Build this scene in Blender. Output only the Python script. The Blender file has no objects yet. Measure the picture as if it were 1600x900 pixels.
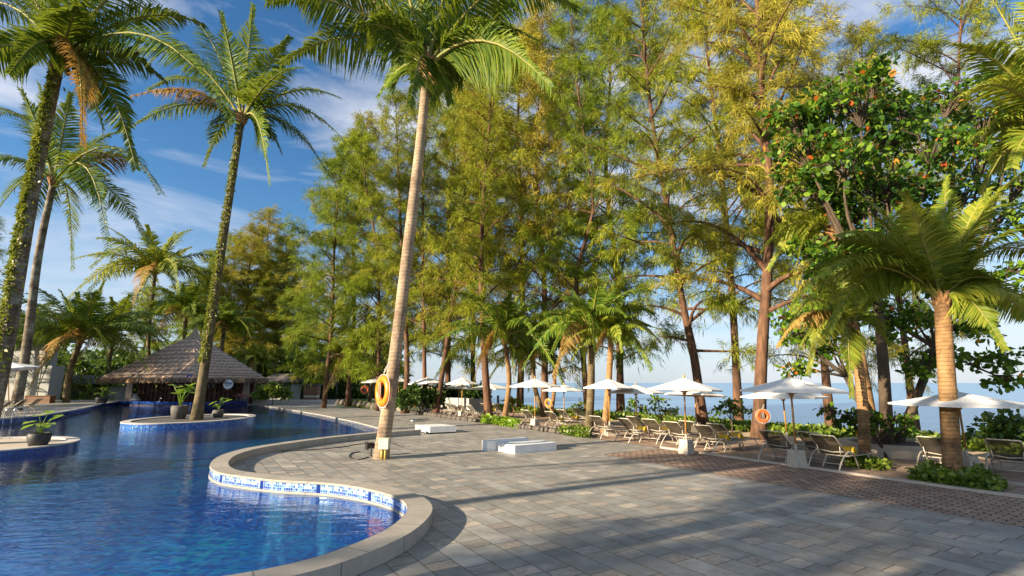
import bpy, bmesh, math, random
import numpy as np
from mathutils import Vector, Matrix
from mathutils.geometry import tessellate_polygon
R = math.radians
sc = bpy.context.scene
C = sc.collection

# ---------------------------------------------------------------- camera, sky, sun, exposure
CAM_H = 2.1; FPX = 780.0; TILT = R(10.74)
cd = bpy.data.cameras.new('camera'); cam = bpy.data.objects.new('camera', cd); C.objects.link(cam)
cam.location = (0, 0, CAM_H); cam.rotation_euler = (R(90) + TILT, 0, 0)
cd.sensor_width = 36; cd.lens = 36 * FPX / 1600; cd.clip_end = 9000; cd.clip_start = .05
sc.camera = cam

SUN_AZ = Vector((-.865, -.50)).normalized(); SUN_EL = R(19)
w = bpy.data.worlds.new("World"); sc.world = w; w.use_nodes = True
wt = w.node_tree; wn = wt.nodes; wl = wt.links
bg = wn['Background']; bg.inputs[1].default_value = .07
sky = wn.new('ShaderNodeTexSky'); sky.sky_type = 'NISHITA'; sky.sun_disc = False
sky.sun_elevation = SUN_EL; sky.sun_rotation = math.atan2(SUN_AZ.x, SUN_AZ.y) % (2 * math.pi)
sky.ozone_density = 3.2; sky.dust_density = .35; sky.air_density = 1.0
tc = wn.new('ShaderNodeTexCoord')
mp = wn.new('ShaderNodeMapping'); mp.inputs['Rotation'].default_value = (R(12), R(24), R(-30)); mp.inputs['Scale'].default_value = (1.0, 2.2, 5.2)
nz = wn.new('ShaderNodeTexNoise'); nz.inputs['Scale'].default_value = 1.35; nz.inputs['Detail'].default_value = 9; nz.inputs['Roughness'].default_value = .58; nz.inputs['Distortion'].default_value = .5
cr = wn.new('ShaderNodeValToRGB'); cr.color_ramp.elements[0].position = .43; cr.color_ramp.elements[1].position = .68
sep = wn.new('ShaderNodeSeparateXYZ')
lowr = wn.new('ShaderNodeMapRange'); lowr.inputs[1].default_value = .0; lowr.inputs[2].default_value = .30; lowr.inputs[3].default_value = .80; lowr.inputs[4].default_value = 0
hs = wn.new('ShaderNodeHueSaturation'); hs.inputs['Saturation'].default_value = 1.2; hs.inputs['Value'].default_value = 1.0
mix = wn.new('ShaderNodeMix'); mix.data_type = 'RGBA'; mix.inputs[7].default_value = (5.0, 5.2, 5.7, 1)
cm = wn.new('ShaderNodeMath'); cm.operation = 'MULTIPLY'; cm.inputs[1].default_value = .92
wl.new(tc.outputs['Generated'], mp.inputs[0]); wl.new(mp.outputs[0], nz.inputs['Vector']); wl.new(nz.outputs[0], cr.inputs[0])
wl.new(tc.outputs['Generated'], sep.inputs[0]); wl.new(sep.outputs[2], lowr.inputs[0])
wl.new(cr.outputs[0], cm.inputs[0])
mix0 = wn.new('ShaderNodeMix'); mix0.data_type = 'RGBA'; mix0.inputs[7].default_value = (3.4, 3.95, 4.8, 1)
wl.new(sky.outputs[0], hs.inputs['Color']); wl.new(hs.outputs[0], mix0.inputs[6]); wl.new(lowr.outputs[0], mix0.inputs[0]); wl.new(mix0.outputs[2], mix.inputs[6]); wl.new(cm.outputs[0], mix.inputs[0])
wl.new(mix.outputs[2], bg.inputs[0])

sd = bpy.data.lights.new('sun', 'SUN'); sd.energy = 5.0; sd.angle = R(.5); sd.color = (1.0, .83, .60)
sun = bpy.data.objects.new('sun', sd); C.objects.link(sun)
sdir = Vector((-SUN_AZ.x * math.cos(SUN_EL), -SUN_AZ.y * math.cos(SUN_EL), -math.sin(SUN_EL)))
sun.rotation_euler = sdir.to_track_quat('-Z', 'Y').to_euler(); sun.location = (-20, -20, 30)
vs = sc.view_settings; vs.view_transform = 'Standard'; vs.look = 'None'; vs.gamma = 1; vs.exposure = 1.35; vs.use_curve_mapping = False
sc.cycles.max_bounces = 8; sc.cycles.transparent_max_bounces = 16; sc.cycles.diffuse_bounces = 3
sc.cycles.caustics_reflective = False; sc.cycles.caustics_refractive = False; sc.cycles.sample_clamp_indirect = 6

# ---------------------------------------------------------------- helpers
st, ct = math.sin(TILT), math.cos(TILT)
def ray(px, py):
    u = (px - 800) / FPX; v = (450 - py) / FPX
    return u, ct - v * st, st + v * ct
def G(px, py, z=0.):                 # where the sight line through a photo point meets height z
    x, y, dz = ray(px, py); t = (z - CAM_H) / dz
    return Vector((x * t, y * t, z))
def D(px, py, Y):                    # ... meets the distance Y
    x, y, dz = ray(px, py); t = Y / y
    return Vector((x * t, Y, CAM_H + dz * t))
K0 = Vector((9.4, 9.87)); SD = Vector((-.535, .845)).normalized(); DD = Vector((.845, .535)).normalized()
def SDp(s, d, z=0): q = K0 + SD * s + DD * d; return Vector((q.x, q.y, z))
ANG = math.atan2(DD.y, DD.x)

def put(o, parent=None):
    C.objects.link(o)
    if parent: o.parent = parent
    return o
def tag(o, label=None, cat=None, group=None, kind=None):
    if label: o['label'] = label
    if cat: o['category'] = cat
    if group: o['group'] = group
    if kind: o['kind'] = kind
    return o
def empty(name, loc, rz=0, label=None, cat=None, group=None):
    o = bpy.data.objects.new(name, None); o.location = loc; o.rotation_euler = (0, 0, rz); C.objects.link(o)
    o.empty_display_size = .2
    return tag(o, label, cat, group)
class MB:                             # collects faces, builds one mesh
    def __init__(s): s.v = []; s.f = []; s.m = []; s.uv = {}; s.sm = []
    def add(s, vs, fs, m=0, smooth=False, uvs=None):
        b = len(s.v); s.v += [tuple(v) for v in vs]
        for i, f in enumerate(fs):
            if uvs: s.uv[len(s.f)] = uvs[i]
            s.f.append([b + k for k in f]); s.m.append(m); s.sm.append(smooth)
        return s
    def box(s, c, d, rz=0, m=0, taper=1.0):
        cx, cy, cz = c; dx, dy, dz = d[0] / 2, d[1] / 2, d[2] / 2; vs = []
        for z, k in ((-dz, 1), (dz, taper)):
            for x, y in ((-dx, -dy), (dx, -dy), (dx, dy), (-dx, dy)):
                x *= k; y *= k
                vs.append((cx + x * math.cos(rz) - y * math.sin(rz), cy + x * math.sin(rz) + y * math.cos(rz), cz + z))
        return s.add(vs, [(3, 2, 1, 0), (4, 5, 6, 7), (0, 1, 5, 4), (1, 2, 6, 5), (2, 3, 7, 6), (3, 0, 4, 7)], m)
    def tube(s, pts, rad, n=8, m=0, cap=True, smooth=True):
        pts = [Vector(p) for p in pts]; k = len(pts)
        if not hasattr(rad, '__len__'): rad = [rad] * k
        vs = []; ref = None
        for i, p in enumerate(pts):
            t = (pts[min(i + 1, k - 1)] - pts[max(i - 1, 0)])
            t = t.normalized() if t.length > 1e-9 else Vector((0, 0, 1))
            if ref is None: ref = t.orthogonal().normalized()
            a = (ref - t * ref.dot(t)); a = a.normalized() if a.length > 1e-6 else t.orthogonal().normalized(); ref = a
            b = t.cross(a)
            for j in range(n):
                th = 2 * math.pi * j / n
                vs.append(p + (a * math.cos(th) + b * math.sin(th)) * rad[i])
        fs = [(i * n + j, i * n + (j + 1) % n, (i + 1) * n + (j + 1) % n, (i + 1) * n + j) for i in range(k - 1) for j in range(n)]
        s.add(vs, fs, m, smooth)
        if cap: s.add([], []); b = len(s.v) - k * n; s.f.append([b + j for j in range(n)][::-1]); s.m.append(m); s.sm.append(False); s.f.append([b + (k - 1) * n + j for j in range(n)]); s.m.append(m); s.sm.append(False)
        return s
    def lathe(s, prof, c=(0, 0, 0), n=16, m=0, smooth=True):
        vs = [(c[0] + r * math.cos(2 * math.pi * j / n), c[1] + r * math.sin(2 * math.pi * j / n), c[2] + z) for r, z in prof for j in range(n)]
        fs = [(i * n + j, i * n + (j + 1) % n, (i + 1) * n + (j + 1) % n, (i + 1) * n + j) for i in range(len(prof) - 1) for j in range(n)]
        return s.add(vs, fs, m, smooth)
    def build(s, name, mats, parent=None, loc=None, rz=0):
        me = bpy.data.meshes.new(name); me.from_pydata(s.v, [], s.f)
        for mt in (mats if isinstance(mats, (list, tuple)) else [mats]): me.materials.append(mt)
        me.polygons.foreach_set('material_index', s.m); me.polygons.foreach_set('use_smooth', s.sm)
        if s.uv:
            ul = me.uv_layers.new(name='UVMap')
            for i, u in s.uv.items():
                p = me.polygons[i]
                for k, li in enumerate(p.loop_indices): ul.data[li].uv = u[k]
        me.update()
        o = bpy.data.objects.new(name, me); put(o, parent)
        if loc is not None: o.location = loc
        o.rotation_euler = (0, 0, rz)
        return o
def np_mesh(name, V, F, mats, midx=None, smooth=False):
    V = np.asarray(V, dtype=np.float32); F = np.asarray(F, dtype=np.int32); k = F.shape[1]
    me = bpy.data.meshes.new(name); me.vertices.add(len(V)); me.vertices.foreach_set('co', V.ravel())
    me.loops.add(F.size); me.loops.foreach_set('vertex_index', F.ravel())
    me.polygons.add(len(F)); me.polygons.foreach_set('loop_start', np.arange(0, F.size, k, dtype=np.int32))
    for mt in (mats if isinstance(mats, (list, tuple)) else [mats]): me.materials.append(mt)
    if midx is not None: me.polygons.foreach_set('material_index', np.asarray(midx, dtype=np.int32))
    if smooth: me.polygons.foreach_set('use_smooth', np.ones(len(F), dtype=bool))
    me.update(calc_edges=True); me.validate()
    return me
def nrm(a): return a / np.maximum(np.linalg.norm(a, axis=-1, keepdims=True), 1e-9)
def copy_tree(o, parent=None):
    c = o.copy(); C.objects.link(c)
    if parent: c.parent = parent
    for ch in o.children: copy_tree(ch, c)
    return c

# ---------------------------------------------------------------- materials
class NT:
    def __init__(s, name):
        s.m = bpy.data.materials.new(name); s.m.use_nodes = True; s.t = s.m.node_tree; s.n = s.t.nodes; s.l = s.t.links
        s.b = s.n['Principled BSDF']; s.o = s.n['Material Output']
    def new(s, ty, **k):
        a = s.n.new('ShaderNode' + ty)
        for q, v in k.items():
            if q in a.bl_rna.properties: setattr(a, q, v)
        return a
    def link(s, a, b): s.l.new(a, b)
    def math(s, op, a, b=None, c=None):
        n = s.new('Math', operation=op)
        for i, x in enumerate((a, b, c)):
            if x is None: continue
            if isinstance(x, (int, float)): n.inputs[i].default_value = x
            else: s.l.new(x, n.inputs[i])
        return n.outputs[0]
    def mixc(s, f, a, b, ty='MIX'):
        n = s.new('Mix', data_type='RGBA', blend_type=ty)
        for i, x in ((0, f), (6, a), (7, b)):
            if hasattr(x, 'links'): s.l.new(x, n.inputs[i])
            elif i == 0: n.inputs[0].default_value = x
            else: n.inputs[i].default_value = (*x[:3], 1)
        return n.outputs[2]
    def coord(s, kind='Object', scale=(1, 1, 1), rot=(0, 0, 0)):
        a = s.new('TexCoord'); m = s.new('Mapping'); m.inputs['Scale'].default_value = scale; m.inputs['Rotation'].default_value = rot
        s.l.new(a.outputs[kind], m.inputs[0]); return m.outputs[0]
    def noise(s, vec, scale, detail=4, rough=.55, dist=0):
        n = s.new('TexNoise'); n.inputs['Scale'].default_value = scale; n.inputs['Detail'].default_value = detail
        n.inputs['Roughness'].default_value = rough; n.inputs['Distortion'].default_value = dist
        s.l.new(vec, n.inputs['Vector']); return n.outputs[0]
    def ramp(s, f, stops):
        n = s.new('ValToRGB'); e = n.color_ramp.elements
        while len(e) < len(stops): e.new(.5)
        for i, (p, c) in enumerate(stops): e[i].position = p; e[i].color = (*c[:3], 1) if hasattr(c, '__len__') else (c, c, c, 1)
        s.l.new(f, n.inputs[0]); return n.outputs[0]
    def bump(s, h, strength=.3, dist=.02):
        n = s.new('Bump'); n.inputs['Strength'].default_value = strength; n.inputs['Distance'].default_value = dist
        s.l.new(h, n.inputs['Height']); s.l.new(n.outputs[0], s.b.inputs['Normal']); return n.outputs[0]
def plain(name, c1, c2=None, rough=.6, scale=6, bump=.15, dist=.01, metal=0, spec=.5, contrast=(.35, .65), stretch=(1, 1, 1)):
    t = NT(name); v = t.coord(scale=stretch); c2 = c2 or tuple(x * .72 for x in c1)
    n = t.noise(v, scale, 6, .6)
    t.link(t.ramp(n, [(contrast[0], c2), (contrast[1], c1)]), t.b.inputs['Base Color'])
    t.b.inputs['Roughness'].default_value = rough; t.b.inputs['Metallic'].default_value = metal; t.b.inputs['Specular IOR Level'].default_value = spec
    if bump: t.bump(t.noise(v, scale * 5, 5, .6), bump, dist)
    return t.m
def leaf(name, cols, scale=.5, trans=.35, rough=.5, spec=.3, tcol=None, isl=.5):
    t = NT(name); v = t.coord()
    n = t.noise(v, scale, 3, .6); g = t.new('NewGeometry')
    f = t.math('ADD', t.math('MULTIPLY', n, 1 - isl + .25), t.math('MULTIPLY', g.outputs['Random Per Island'], isl * .8))
    oi = t.new('ObjectInfo'); f = t.math('ADD', f, t.math('MULTIPLY', t.math('SUBTRACT', oi.outputs['Random'], .5), .18))
    st_ = [(.2 + .6 * i / (len(cols) - 1), c) for i, c in enumerate(cols)]
    col = t.ramp(f, st_)
    t.link(col, t.b.inputs['Base Color']); t.b.inputs['Roughness'].default_value = rough; t.b.inputs['Specular IOR Level'].default_value = spec
    tr = t.new('BsdfTranslucent'); t.link(t.mixc(.5, col, tcol or (.35, .40, .04), 'MIX'), tr.inputs[0])
    ms = t.new('MixShader'); ms.inputs[0].default_value = trans
    t.link(t.b.outputs[0], ms.inputs[1]); t.link(tr.outputs[0], ms.inputs[2]); t.link(ms.outputs[0], t.o.inputs[0])
    return t.m
M = {}
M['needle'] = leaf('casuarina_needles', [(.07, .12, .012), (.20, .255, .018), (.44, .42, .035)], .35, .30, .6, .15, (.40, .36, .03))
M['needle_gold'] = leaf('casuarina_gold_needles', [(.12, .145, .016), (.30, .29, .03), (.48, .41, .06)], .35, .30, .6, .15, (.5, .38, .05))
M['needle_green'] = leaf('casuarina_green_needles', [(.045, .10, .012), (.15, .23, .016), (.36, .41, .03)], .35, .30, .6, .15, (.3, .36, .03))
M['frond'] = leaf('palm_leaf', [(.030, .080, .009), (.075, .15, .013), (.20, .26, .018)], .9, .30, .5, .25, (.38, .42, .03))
M['frond_lit'] = leaf('sunlit_palm_leaf', [(.06, .12, .014), (.15, .22, .02), (.34, .35, .04)], .9, .34, .48, .3, (.5, .5, .03))  # brighter, yellower copy of the palm leaf, sunlight put into its colour
M['frond_dead'] = leaf('dry_palm_leaf', [(.20, .12, .04), (.36, .21, .05), (.42, .28, .09)], .9, .3, .7, .2, (.45, .22, .03))
M['rachis'] = plain('palm_leaf_stalk', (.30, .26, .045), (.15, .17, .03), .6, 3, .1)
M['almond'] = leaf('almond_leaf', [(.018, .055, .008), (.05, .13, .012), (.19, .30, .02)], .8, .3, .5, .3, (.25, .42, .03), .8)
M['almond_red'] = leaf('almond_old_leaf', [(.55, .10, .02), (.7, .22, .03), (.75, .36, .04)], .8, .35, .4, .4, (.8, .25, .03), .8)
M['broad'] = leaf('bright_broad_leaf', [(.09, .21, .015), (.18, .34, .02), (.33, .46, .05)], 1.5, .35, .35, .5, (.45, .6, .04), .8)
M['cover'] = leaf('ground_cover_leaf', [(.05, .10, .012), (.12, .20, .02), (.26, .32, .04)], 1.2, .3, .45, .4, (.3, .4, .03), .8)
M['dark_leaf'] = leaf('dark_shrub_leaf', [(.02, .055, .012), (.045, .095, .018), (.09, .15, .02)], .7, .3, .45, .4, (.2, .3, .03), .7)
M['creeper'] = leaf('creeper_leaf', [(.07, .11, .012), (.16, .20, .02), (.27, .28, .03)], 2, .3, .45, .4, None, .8)

def trunk_mat(name, a, b, c, rings=9., bump=.6):
    t = NT(name); v = t.coord(); s_ = t.new('SeparateXYZ'); t.link(v, s_.inputs[0])
    z = t.math('ADD', s_.outputs[2], t.math('MULTIPLY', t.noise(v, 2.5, 3), .10))
    wv = t.math('FRACT', t.math('MULTIPLY', z, rings)); ring = t.math('POWER', wv, 5)
    n = t.noise(v, 1.8, 6, .65); n2 = t.noise(t.coord(scale=(1, 1, .5)), 9, 5, .7)
    col = t.ramp(n, [(.32, c), (.47, b), (.62, a)])
    col = t.mixc(t.math('MULTIPLY', ring, .55), col, (.05, .04, .03))
    col = t.mixc(t.ramp(n2, [(.56, 0.), (.66, .75)]), col, c)
    t.link(col, t.b.inputs['Base Color']); t.b.inputs['Roughness'].default_value = .85; t.b.inputs['Specular IOR Level'].default_value = .2
    t.bump(t.math('ADD', t.math('MULTIPLY', ring, -1.0), t.math('MULTIPLY', n2, .9)), bump, .03)
    return t.m
M['ptrunk'] = trunk_mat('pale_palm_bark', (.44, .33, .22), (.33, .24, .16), (.17, .12, .085))
M['ptrunk_mossy'] = trunk_mat('mossy_palm_bark', (.22, .17, .10), (.13, .10, .05), (.045, .04, .022))
M['ptrunk_lichen'] = trunk_mat('lichen_palm_bark', (.30, .29, .23), (.17, .13, .09), (.05, .038, .03), 7)
M['ptrunk_short'] = trunk_mat('brown_palm_bark', (.40, .24, .11), (.28, .16, .07), (.12, .07, .035), 11, .9)
M['bark'] = plain('casuarina_bark', (.20, .105, .06), (.07, .042, .028), .9, 7, .8, .03, spec=.2, stretch=(1, 1, .16))
M['bark_grey'] = plain('grey_bark', (.13, .095, .065), (.06, .045, .032), .9, 7, .7, .02, spec=.2, stretch=(1, 1, .25))
M['husk'] = plain('palm_husk', (.46, .25, .11), (.22, .12, .05), .9, 9, .8, .03, spec=.2)
M['white'] = plain('white_paint', (.80, .80, .78), (.70, .71, .71), .5, 2.2, .06)
M['canvas'] = plain('white_canvas', (.80, .79, .76), (.72, .72, .71), .85, 3, .08, spec=.15)
M['pole'] = plain('varnished_wood', (.55, .30, .07), (.40, .19, .045), .35, 6, .05, stretch=(4, 4, .3))
M['alu'] = plain('lounger_frame_paint', (.56, .51, .42), (.48, .43, .35), .4, 4, .03, metal=.1)
M['orange'] = plain('lifebuoy_orange', (.80, .25, .015), (.72, .20, .012), .38, 3, .05)
M['orange_red'] = plain('faded_red_lifebuoy', (.72, .14, .03), (.6, .1, .02), .45, 3, .05)
M['rope'] = plain('white_rope', (.72, .68, .62), None, .8, 40, .3)
M['yellow'] = plain('yellow_towel', (.55, .38, .04), (.42, .27, .03), .95, 14, .5, .02, spec=.1)
M['block'] = plain('concrete_block', (.58, .52, .41), (.46, .40, .31), .85, 8, .3)
M['black'] = plain('black_plastic', (.018, .018, .02), (.03, .03, .03), .45, 8, .1)
M['cream'] = plain('cream_box_paint', (.56, .53, .42), None, .5, 4, .03, contrast=(.1, .4))
M['ypipe'] = plain('yellow_conduit', (.60, .46, .08), (.48, .36, .08), .5, 8, .05)
M['pot'] = plain('black_clay_pot', (.022, .021, .022), (.04, .038, .036), .55, 6, .25)
M['potgrey'] = plain('grey_stone_pot', (.13, .12, .11), (.07, .065, .06), .75, 9, .4)
M['soil'] = plain('dark_soil', (.07, .05, .035), (.035, .026, .02), .95, 14, .6)
M['sand'] = plain('beach_sand', (.50, .38, .24), (.40, .29, .18), .95, .8, .3)
M['rock'] = plain('dark_rock', (.12, .10, .085), (.05, .045, .04), .85, 4, .7, .05)
M['cobble'] = plain('dark_cobble', (.16, .135, .11), (.06, .05, .045), .8, 6, .6, .03)
M['redwood'] = plain('dark_red_wood', (.10, .028, .016), (.035, .012, .008), .6, 3, .3, stretch=(6, 6, .3))
M['column'] = plain('bar_column_plaster', (.46, .37, .30), (.36, .29, .24), .8, 3, .15)
M['wicker'] = plain('wicker', (.42, .24, .11), (.25, .13, .06), .8, 22, .5)
M['wallgrey'] = plain('pale_render', (.40, .41, .40), (.34, .35, .34), .85, .6, .06)
M['roofgrey'] = plain('weathered_roof', (.16, .15, .155), (.08, .075, .08), .8, 4, .5, .04)
M['box_wood'] = plain('bench_wood', (.25, .12, .055), (.15, .07, .03), .6, 4, .2, stretch=(.4, 4, 4))
M['grass'] = plain('lawn', (.07, .12, .02), (.035, .065, .012), .95, 1.5, .6, .05)
M['blueink'] = plain('blue_sign_paint', (.02, .05, .30), None, .5, 4, 0)
M['greyink'] = plain('grey_sign_paint', (.20, .20, .16), None, .5, 4, 0)
M['steel'] = plain('stainless_rail', (.62, .62, .60), None, .22, 4, 0, metal=1)
M['dark_sea_land'] = plain('headland_scrub', (.08, .09, .05), (.05, .055, .035), .95, .05, .3)
M['flower'] = plain('pink_flowers', (.50, .22, .24), (.25, .08, .07), .8, 9, .1)

def sling():
    t = NT('mesh_sling'); v = t.coord(); w1 = t.new('TexWave', wave_type='BANDS', bands_direction='Y'); w1.inputs['Scale'].default_value = 28
    t.link(v, w1.inputs[0]); t.link(t.ramp(w1.outputs[0], [(.3, (.045, .035, .025)), (.7, (.085, .07, .05))]), t.b.inputs['Base Color'])
    t.b.inputs['Roughness'].default_value = .6
    tr = t.new('BsdfTransparent'); ms = t.new('MixShader'); ms.inputs[0].default_value = .15
    t.link(t.b.outputs[0], ms.inputs[1]); t.link(tr.outputs[0], ms.inputs[2]); t.link(ms.outputs[0], t.o.inputs[0]); return t.m
M['sling'] = sling()

def deck_mat():
    t = NT('deck_pavers'); v = t.coord(rot=(0, 0, 0)); s_ = t.new('SeparateXYZ'); t.link(v, s_.inputs[0])
    X, Y = s_.outputs[0], s_.outputs[1]
    s = t.math('ADD', t.math('MULTIPLY', X, SD.x), t.math('MULTIPLY', Y, SD.y))
    d = t.math('ADD', t.math('MULTIPLY', X, DD.x), t.math('MULTIPLY', Y, DD.y))
    rw = .36; P = 1.16
    r = t.math('DIVIDE', d, rw); row = t.math('FLOOR', r); fr = t.math('SUBTRACT', r, row)
    off = t.math('ADD', t.math('MULTIPLY', row, .297), t.math('MULTIPLY', t.math('SINE', t.math('MULTIPLY', row, 7.3)), .05))
    u = t.math('ADD', t.math('DIVIDE', s, P), off); cell = t.math('FLOOR', u); fu = t.math('SUBTRACT', u, cell)
    stone = t.math('LESS_THAN', fu, .23)
    # distance to joints, metres
    ju = t.math('MINIMUM', t.math('MINIMUM', fu, t.math('SUBTRACT', 1., fu)), t.math('ABSOLUTE', t.math('SUBTRACT', fu, .23)))
    jd = t.math('MULTIPLY', t.math('MINIMUM', fr, t.math('SUBTRACT', 1., fr)), rw)
    joint = t.math('LESS_THAN', t.math('MINIMUM', t.math('MULTIPLY', ju, P), jd), .0065)
    cv = t.new('CombineXYZ'); t.link(row, cv.inputs[0]); t.link(cell, cv.inputs[1]); t.link(stone, cv.inputs[2])
    wn_ = t.new('TexWhiteNoise', noise_dimensions='3D'); t.link(cv.outputs[0], wn_.inputs['Vector'])
    slab = t.ramp(wn_.outputs[0], [(0, (.19, .19, .18)), (.3, (.27, .265, .235)), (.6, (.32, .305, .26)), (.88, (.37, .345, .295)), (1, (.52, .49, .43))])
    fine = t.noise(v, 14, 8, .7); big = t.noise(v, .55, 5, .6)
    slab = t.mixc(.55, slab, t.ramp(t.noise(v, 3.0, 7, .65), [(.3, (.20, .19, .18)), (.7, (.42, .40, .36))]), 'MULTIPLY' if False else 'MIX')
    stc = t.ramp(t.math('ADD', t.math('MULTIPLY', fine, .8), t.math('MULTIPLY', wn_.outputs[0], .25)), [(.3, (.22, .19, .155)), (.55, (.38, .325, .26)), (.8, (.52, .45, .36))])
    col = t.mixc(stone, slab, stc)
    col = t.mixc(1., col, (1.07, 1.09, 1.12), 'MULTIPLY'); col = t.mixc(t.ramp(big, [(.3, .35), (.62, 0.)]), col, (.10, .09, .08))
    blot = t.noise(v, 1.9, 8, .72, .6); col = t.mixc(t.ramp(blot, [(.40, .32), (.52, 0.)]), col, (.11, .10, .09)); col = t.mixc(t.math('MULTIPLY', joint, .85), col, (.045, .038, .03))
    t.link(col, t.b.inputs['Base Color'])
    rough = t.math('ADD', .42, t.math('MULTIPLY', stone, .4)); rough = t.math('ADD', rough, t.math('MULTIPLY', big, .15)); t.link(rough, t.b.inputs['Roughness'])
    t.b.inputs['Specular IOR Level'].default_value = .45
    h = t.math('ADD', t.math('MULTIPLY', fine, t.math('ADD', .12, t.math('MULTIPLY', stone, .9))), t.math('MULTIPLY', joint, -1.2))
    h = t.math('ADD', h, t.math('MULTIPLY', wn_.outputs[0], .25))
    t.bump(h, .55, .006); return t.m
M['deck'] = deck_mat()
def brick_mat(name, c1, c2, mortar, bw, bh, rot=0, coord='Object', msize=.012, rough=.8, squash=1., bump=.5, noise=.5, offset=.5):
    t = NT(name); v = t.coord(coord, rot=(0, 0, rot)); b = t.new('TexBrick', offset=offset)
    t.link(v, b.inputs['Vector']); b.inputs['Scale'].default_value = 1; b.inputs['Brick Width'].default_value = bw; b.inputs['Row Height'].default_value = bh
    b.inputs['Mortar Size'].default_value = msize; b.inputs['Color1'].default_value = (*c1, 1); b.inputs['Color2'].default_value = (*c2, 1); b.inputs['Mortar'].default_value = (*mortar, 1)
    b.inputs['Bias'].default_value = 0
    n = t.noise(t.coord(), 3, 7, .7)
    col = t.mixc(noise, b.outputs[0], t.ramp(n, [(.3, .35), (.7, 1.25)]), 'MULTIPLY')
    t.link(col, t.b.inputs['Base Color']); t.b.inputs['Roughness'].default_value = rough
    t.bump(t.math('ADD', t.math('MULTIPLY', b.outputs[1], -1.), t.math('MULTIPLY', t.noise(v, 30, 5), .5)), bump, .008); return t.m
M['bricks'] = brick_mat('brown_block_paving', (.50, .34, .24), (.33, .22, .165), (.05, .035, .025), .24, .12, -ANG - R(90), msize=.014, noise=.75, bump=.8)
M['terrace'] = brick_mat('terrace_paving', (.42, .29, .20), (.35, .245, .17), (.12, .085, .06), .4, .4, -ANG, msize=.008, noise=.7, bump=.3)
M['coping'] = brick_mat('coping_stone', (.42, .38, .32), (.37, .335, .285), (.16, .14, .12), 1.05, 5, 0, 'UV', msize=.008, rough=.62, noise=.35, bump=.3, offset=0)
M['coping_light'] = brick_mat('pale_coping_stone', (.60, .56, .52), (.54, .51, .47), (.3, .28, .26), .9, 5, 0, 'UV', msize=.008, rough=.6, noise=.25, bump=.2, offset=0)
def tile_mat(name, stops, sz=.05, grout=(.40, .47, .60), band=True, coord='UV', gs=.07, rough=.12):
    t = NT(name); v = t.coord(coord, scale=(1 / sz, 1 / sz, 1 / sz)); s_ = t.new('SeparateXYZ'); t.link(v, s_.inputs[0])
    x, y = s_.outputs[0], s_.outputs[1]
    fx = t.math('FRACT', x); fy = t.math('FRACT', y); cv = t.new('CombineXYZ'); t.link(t.math('FLOOR', x), cv.inputs[0]); t.link(t.math('FLOOR', y), cv.inputs[1])
    wn_ = t.new('TexWhiteNoise', noise_dimensions='3D'); t.link(cv.outputs[0], wn_.inputs['Vector'])
    tv = wn_.outputs[0]
    if band: tv = t.math('SUBTRACT', tv, t.math('MULTIPLY', t.math('LESS_THAN', y, 7.05), .42))
    col = t.ramp(tv, stops)
    e = t.math('MINIMUM', t.math('MINIMUM', fx, t.math('SUBTRACT', 1., fx)), t.math('MINIMUM', fy, t.math('SUBTRACT', 1., fy)))
    g = t.math('LESS_THAN', e, gs); col = t.mixc(g, col, grout)
    if band:      # pale grout lines between the two courses of tiles
        b = t.math('FRACT', t.math('DIVIDE', x, 26)); col = t.mixc(t.math('LESS_THAN', b, .07), col, (.01, .03, .20))
    t.link(col, t.b.inputs['Base Color']); t.b.inputs['Roughness'].default_value = rough; return t.m
blues = [(0, (.02, .06, .32)), (.25, (.05, .16, .48)), (.5, (.16, .32, .60)), (.75, (.42, .52, .68)), (1, (.72, .74, .78))]
M['tiles'] = tile_mat('waterline_mosaic', blues, .052)
M['tiles_mid'] = tile_mat('island_mosaic', [(0, (.008, .05, .26)), (.5, (.02, .12, .42)), (.85, (.10, .26, .55)), (1, (.35, .45, .62))], .06, (.10, .2, .42), False)
M['tiles_blue'] = tile_mat('cobalt_mosaic', [(0, (.006, .03, .17)), (.5, (.008, .055, .24)), (1, (.02, .11, .36))], .06, (.02, .05, .22), False)
def floor_mat():
    t = NT('pool_floor_mosaic'); v = t.coord(scale=(1 / .09,) * 3); s_ = t.new('SeparateXYZ'); t.link(v, s_.inputs[0])
    cv = t.new('CombineXYZ'); t.link(t.math('FLOOR', s_.outputs[0]), cv.inputs[0]); t.link(t.math('FLOOR', s_.outputs[1]), cv.inputs[1]); t.link(t.math('FLOOR', s_.outputs[2]), cv.inputs[2])
    wn_ = t.new('TexWhiteNoise', noise_dimensions='3D'); t.link(cv.outputs[0], wn_.inputs['Vector'])
    n = t.noise(t.coord(), .35, 4, .6)
    f = t.math('ADD', t.math('ADD', .12, t.math('MULTIPLY', wn_.outputs[0], .52)), t.math('MULTIPLY', t.math('SUBTRACT', n, .5), 1.0))
    col = t.ramp(f, [(0, (.002, .035, .25)), (.35, (.003, .11, .42)), (.6, (.005, .23, .46)), (.85, (.02, .42, .44)), (1, (.15, .62, .60))])
    t.link(col, t.b.inputs['Base Color']); t.b.inputs['Roughness'].default_value = .5; return t.m
M['floor'] = floor_mat()
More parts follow.
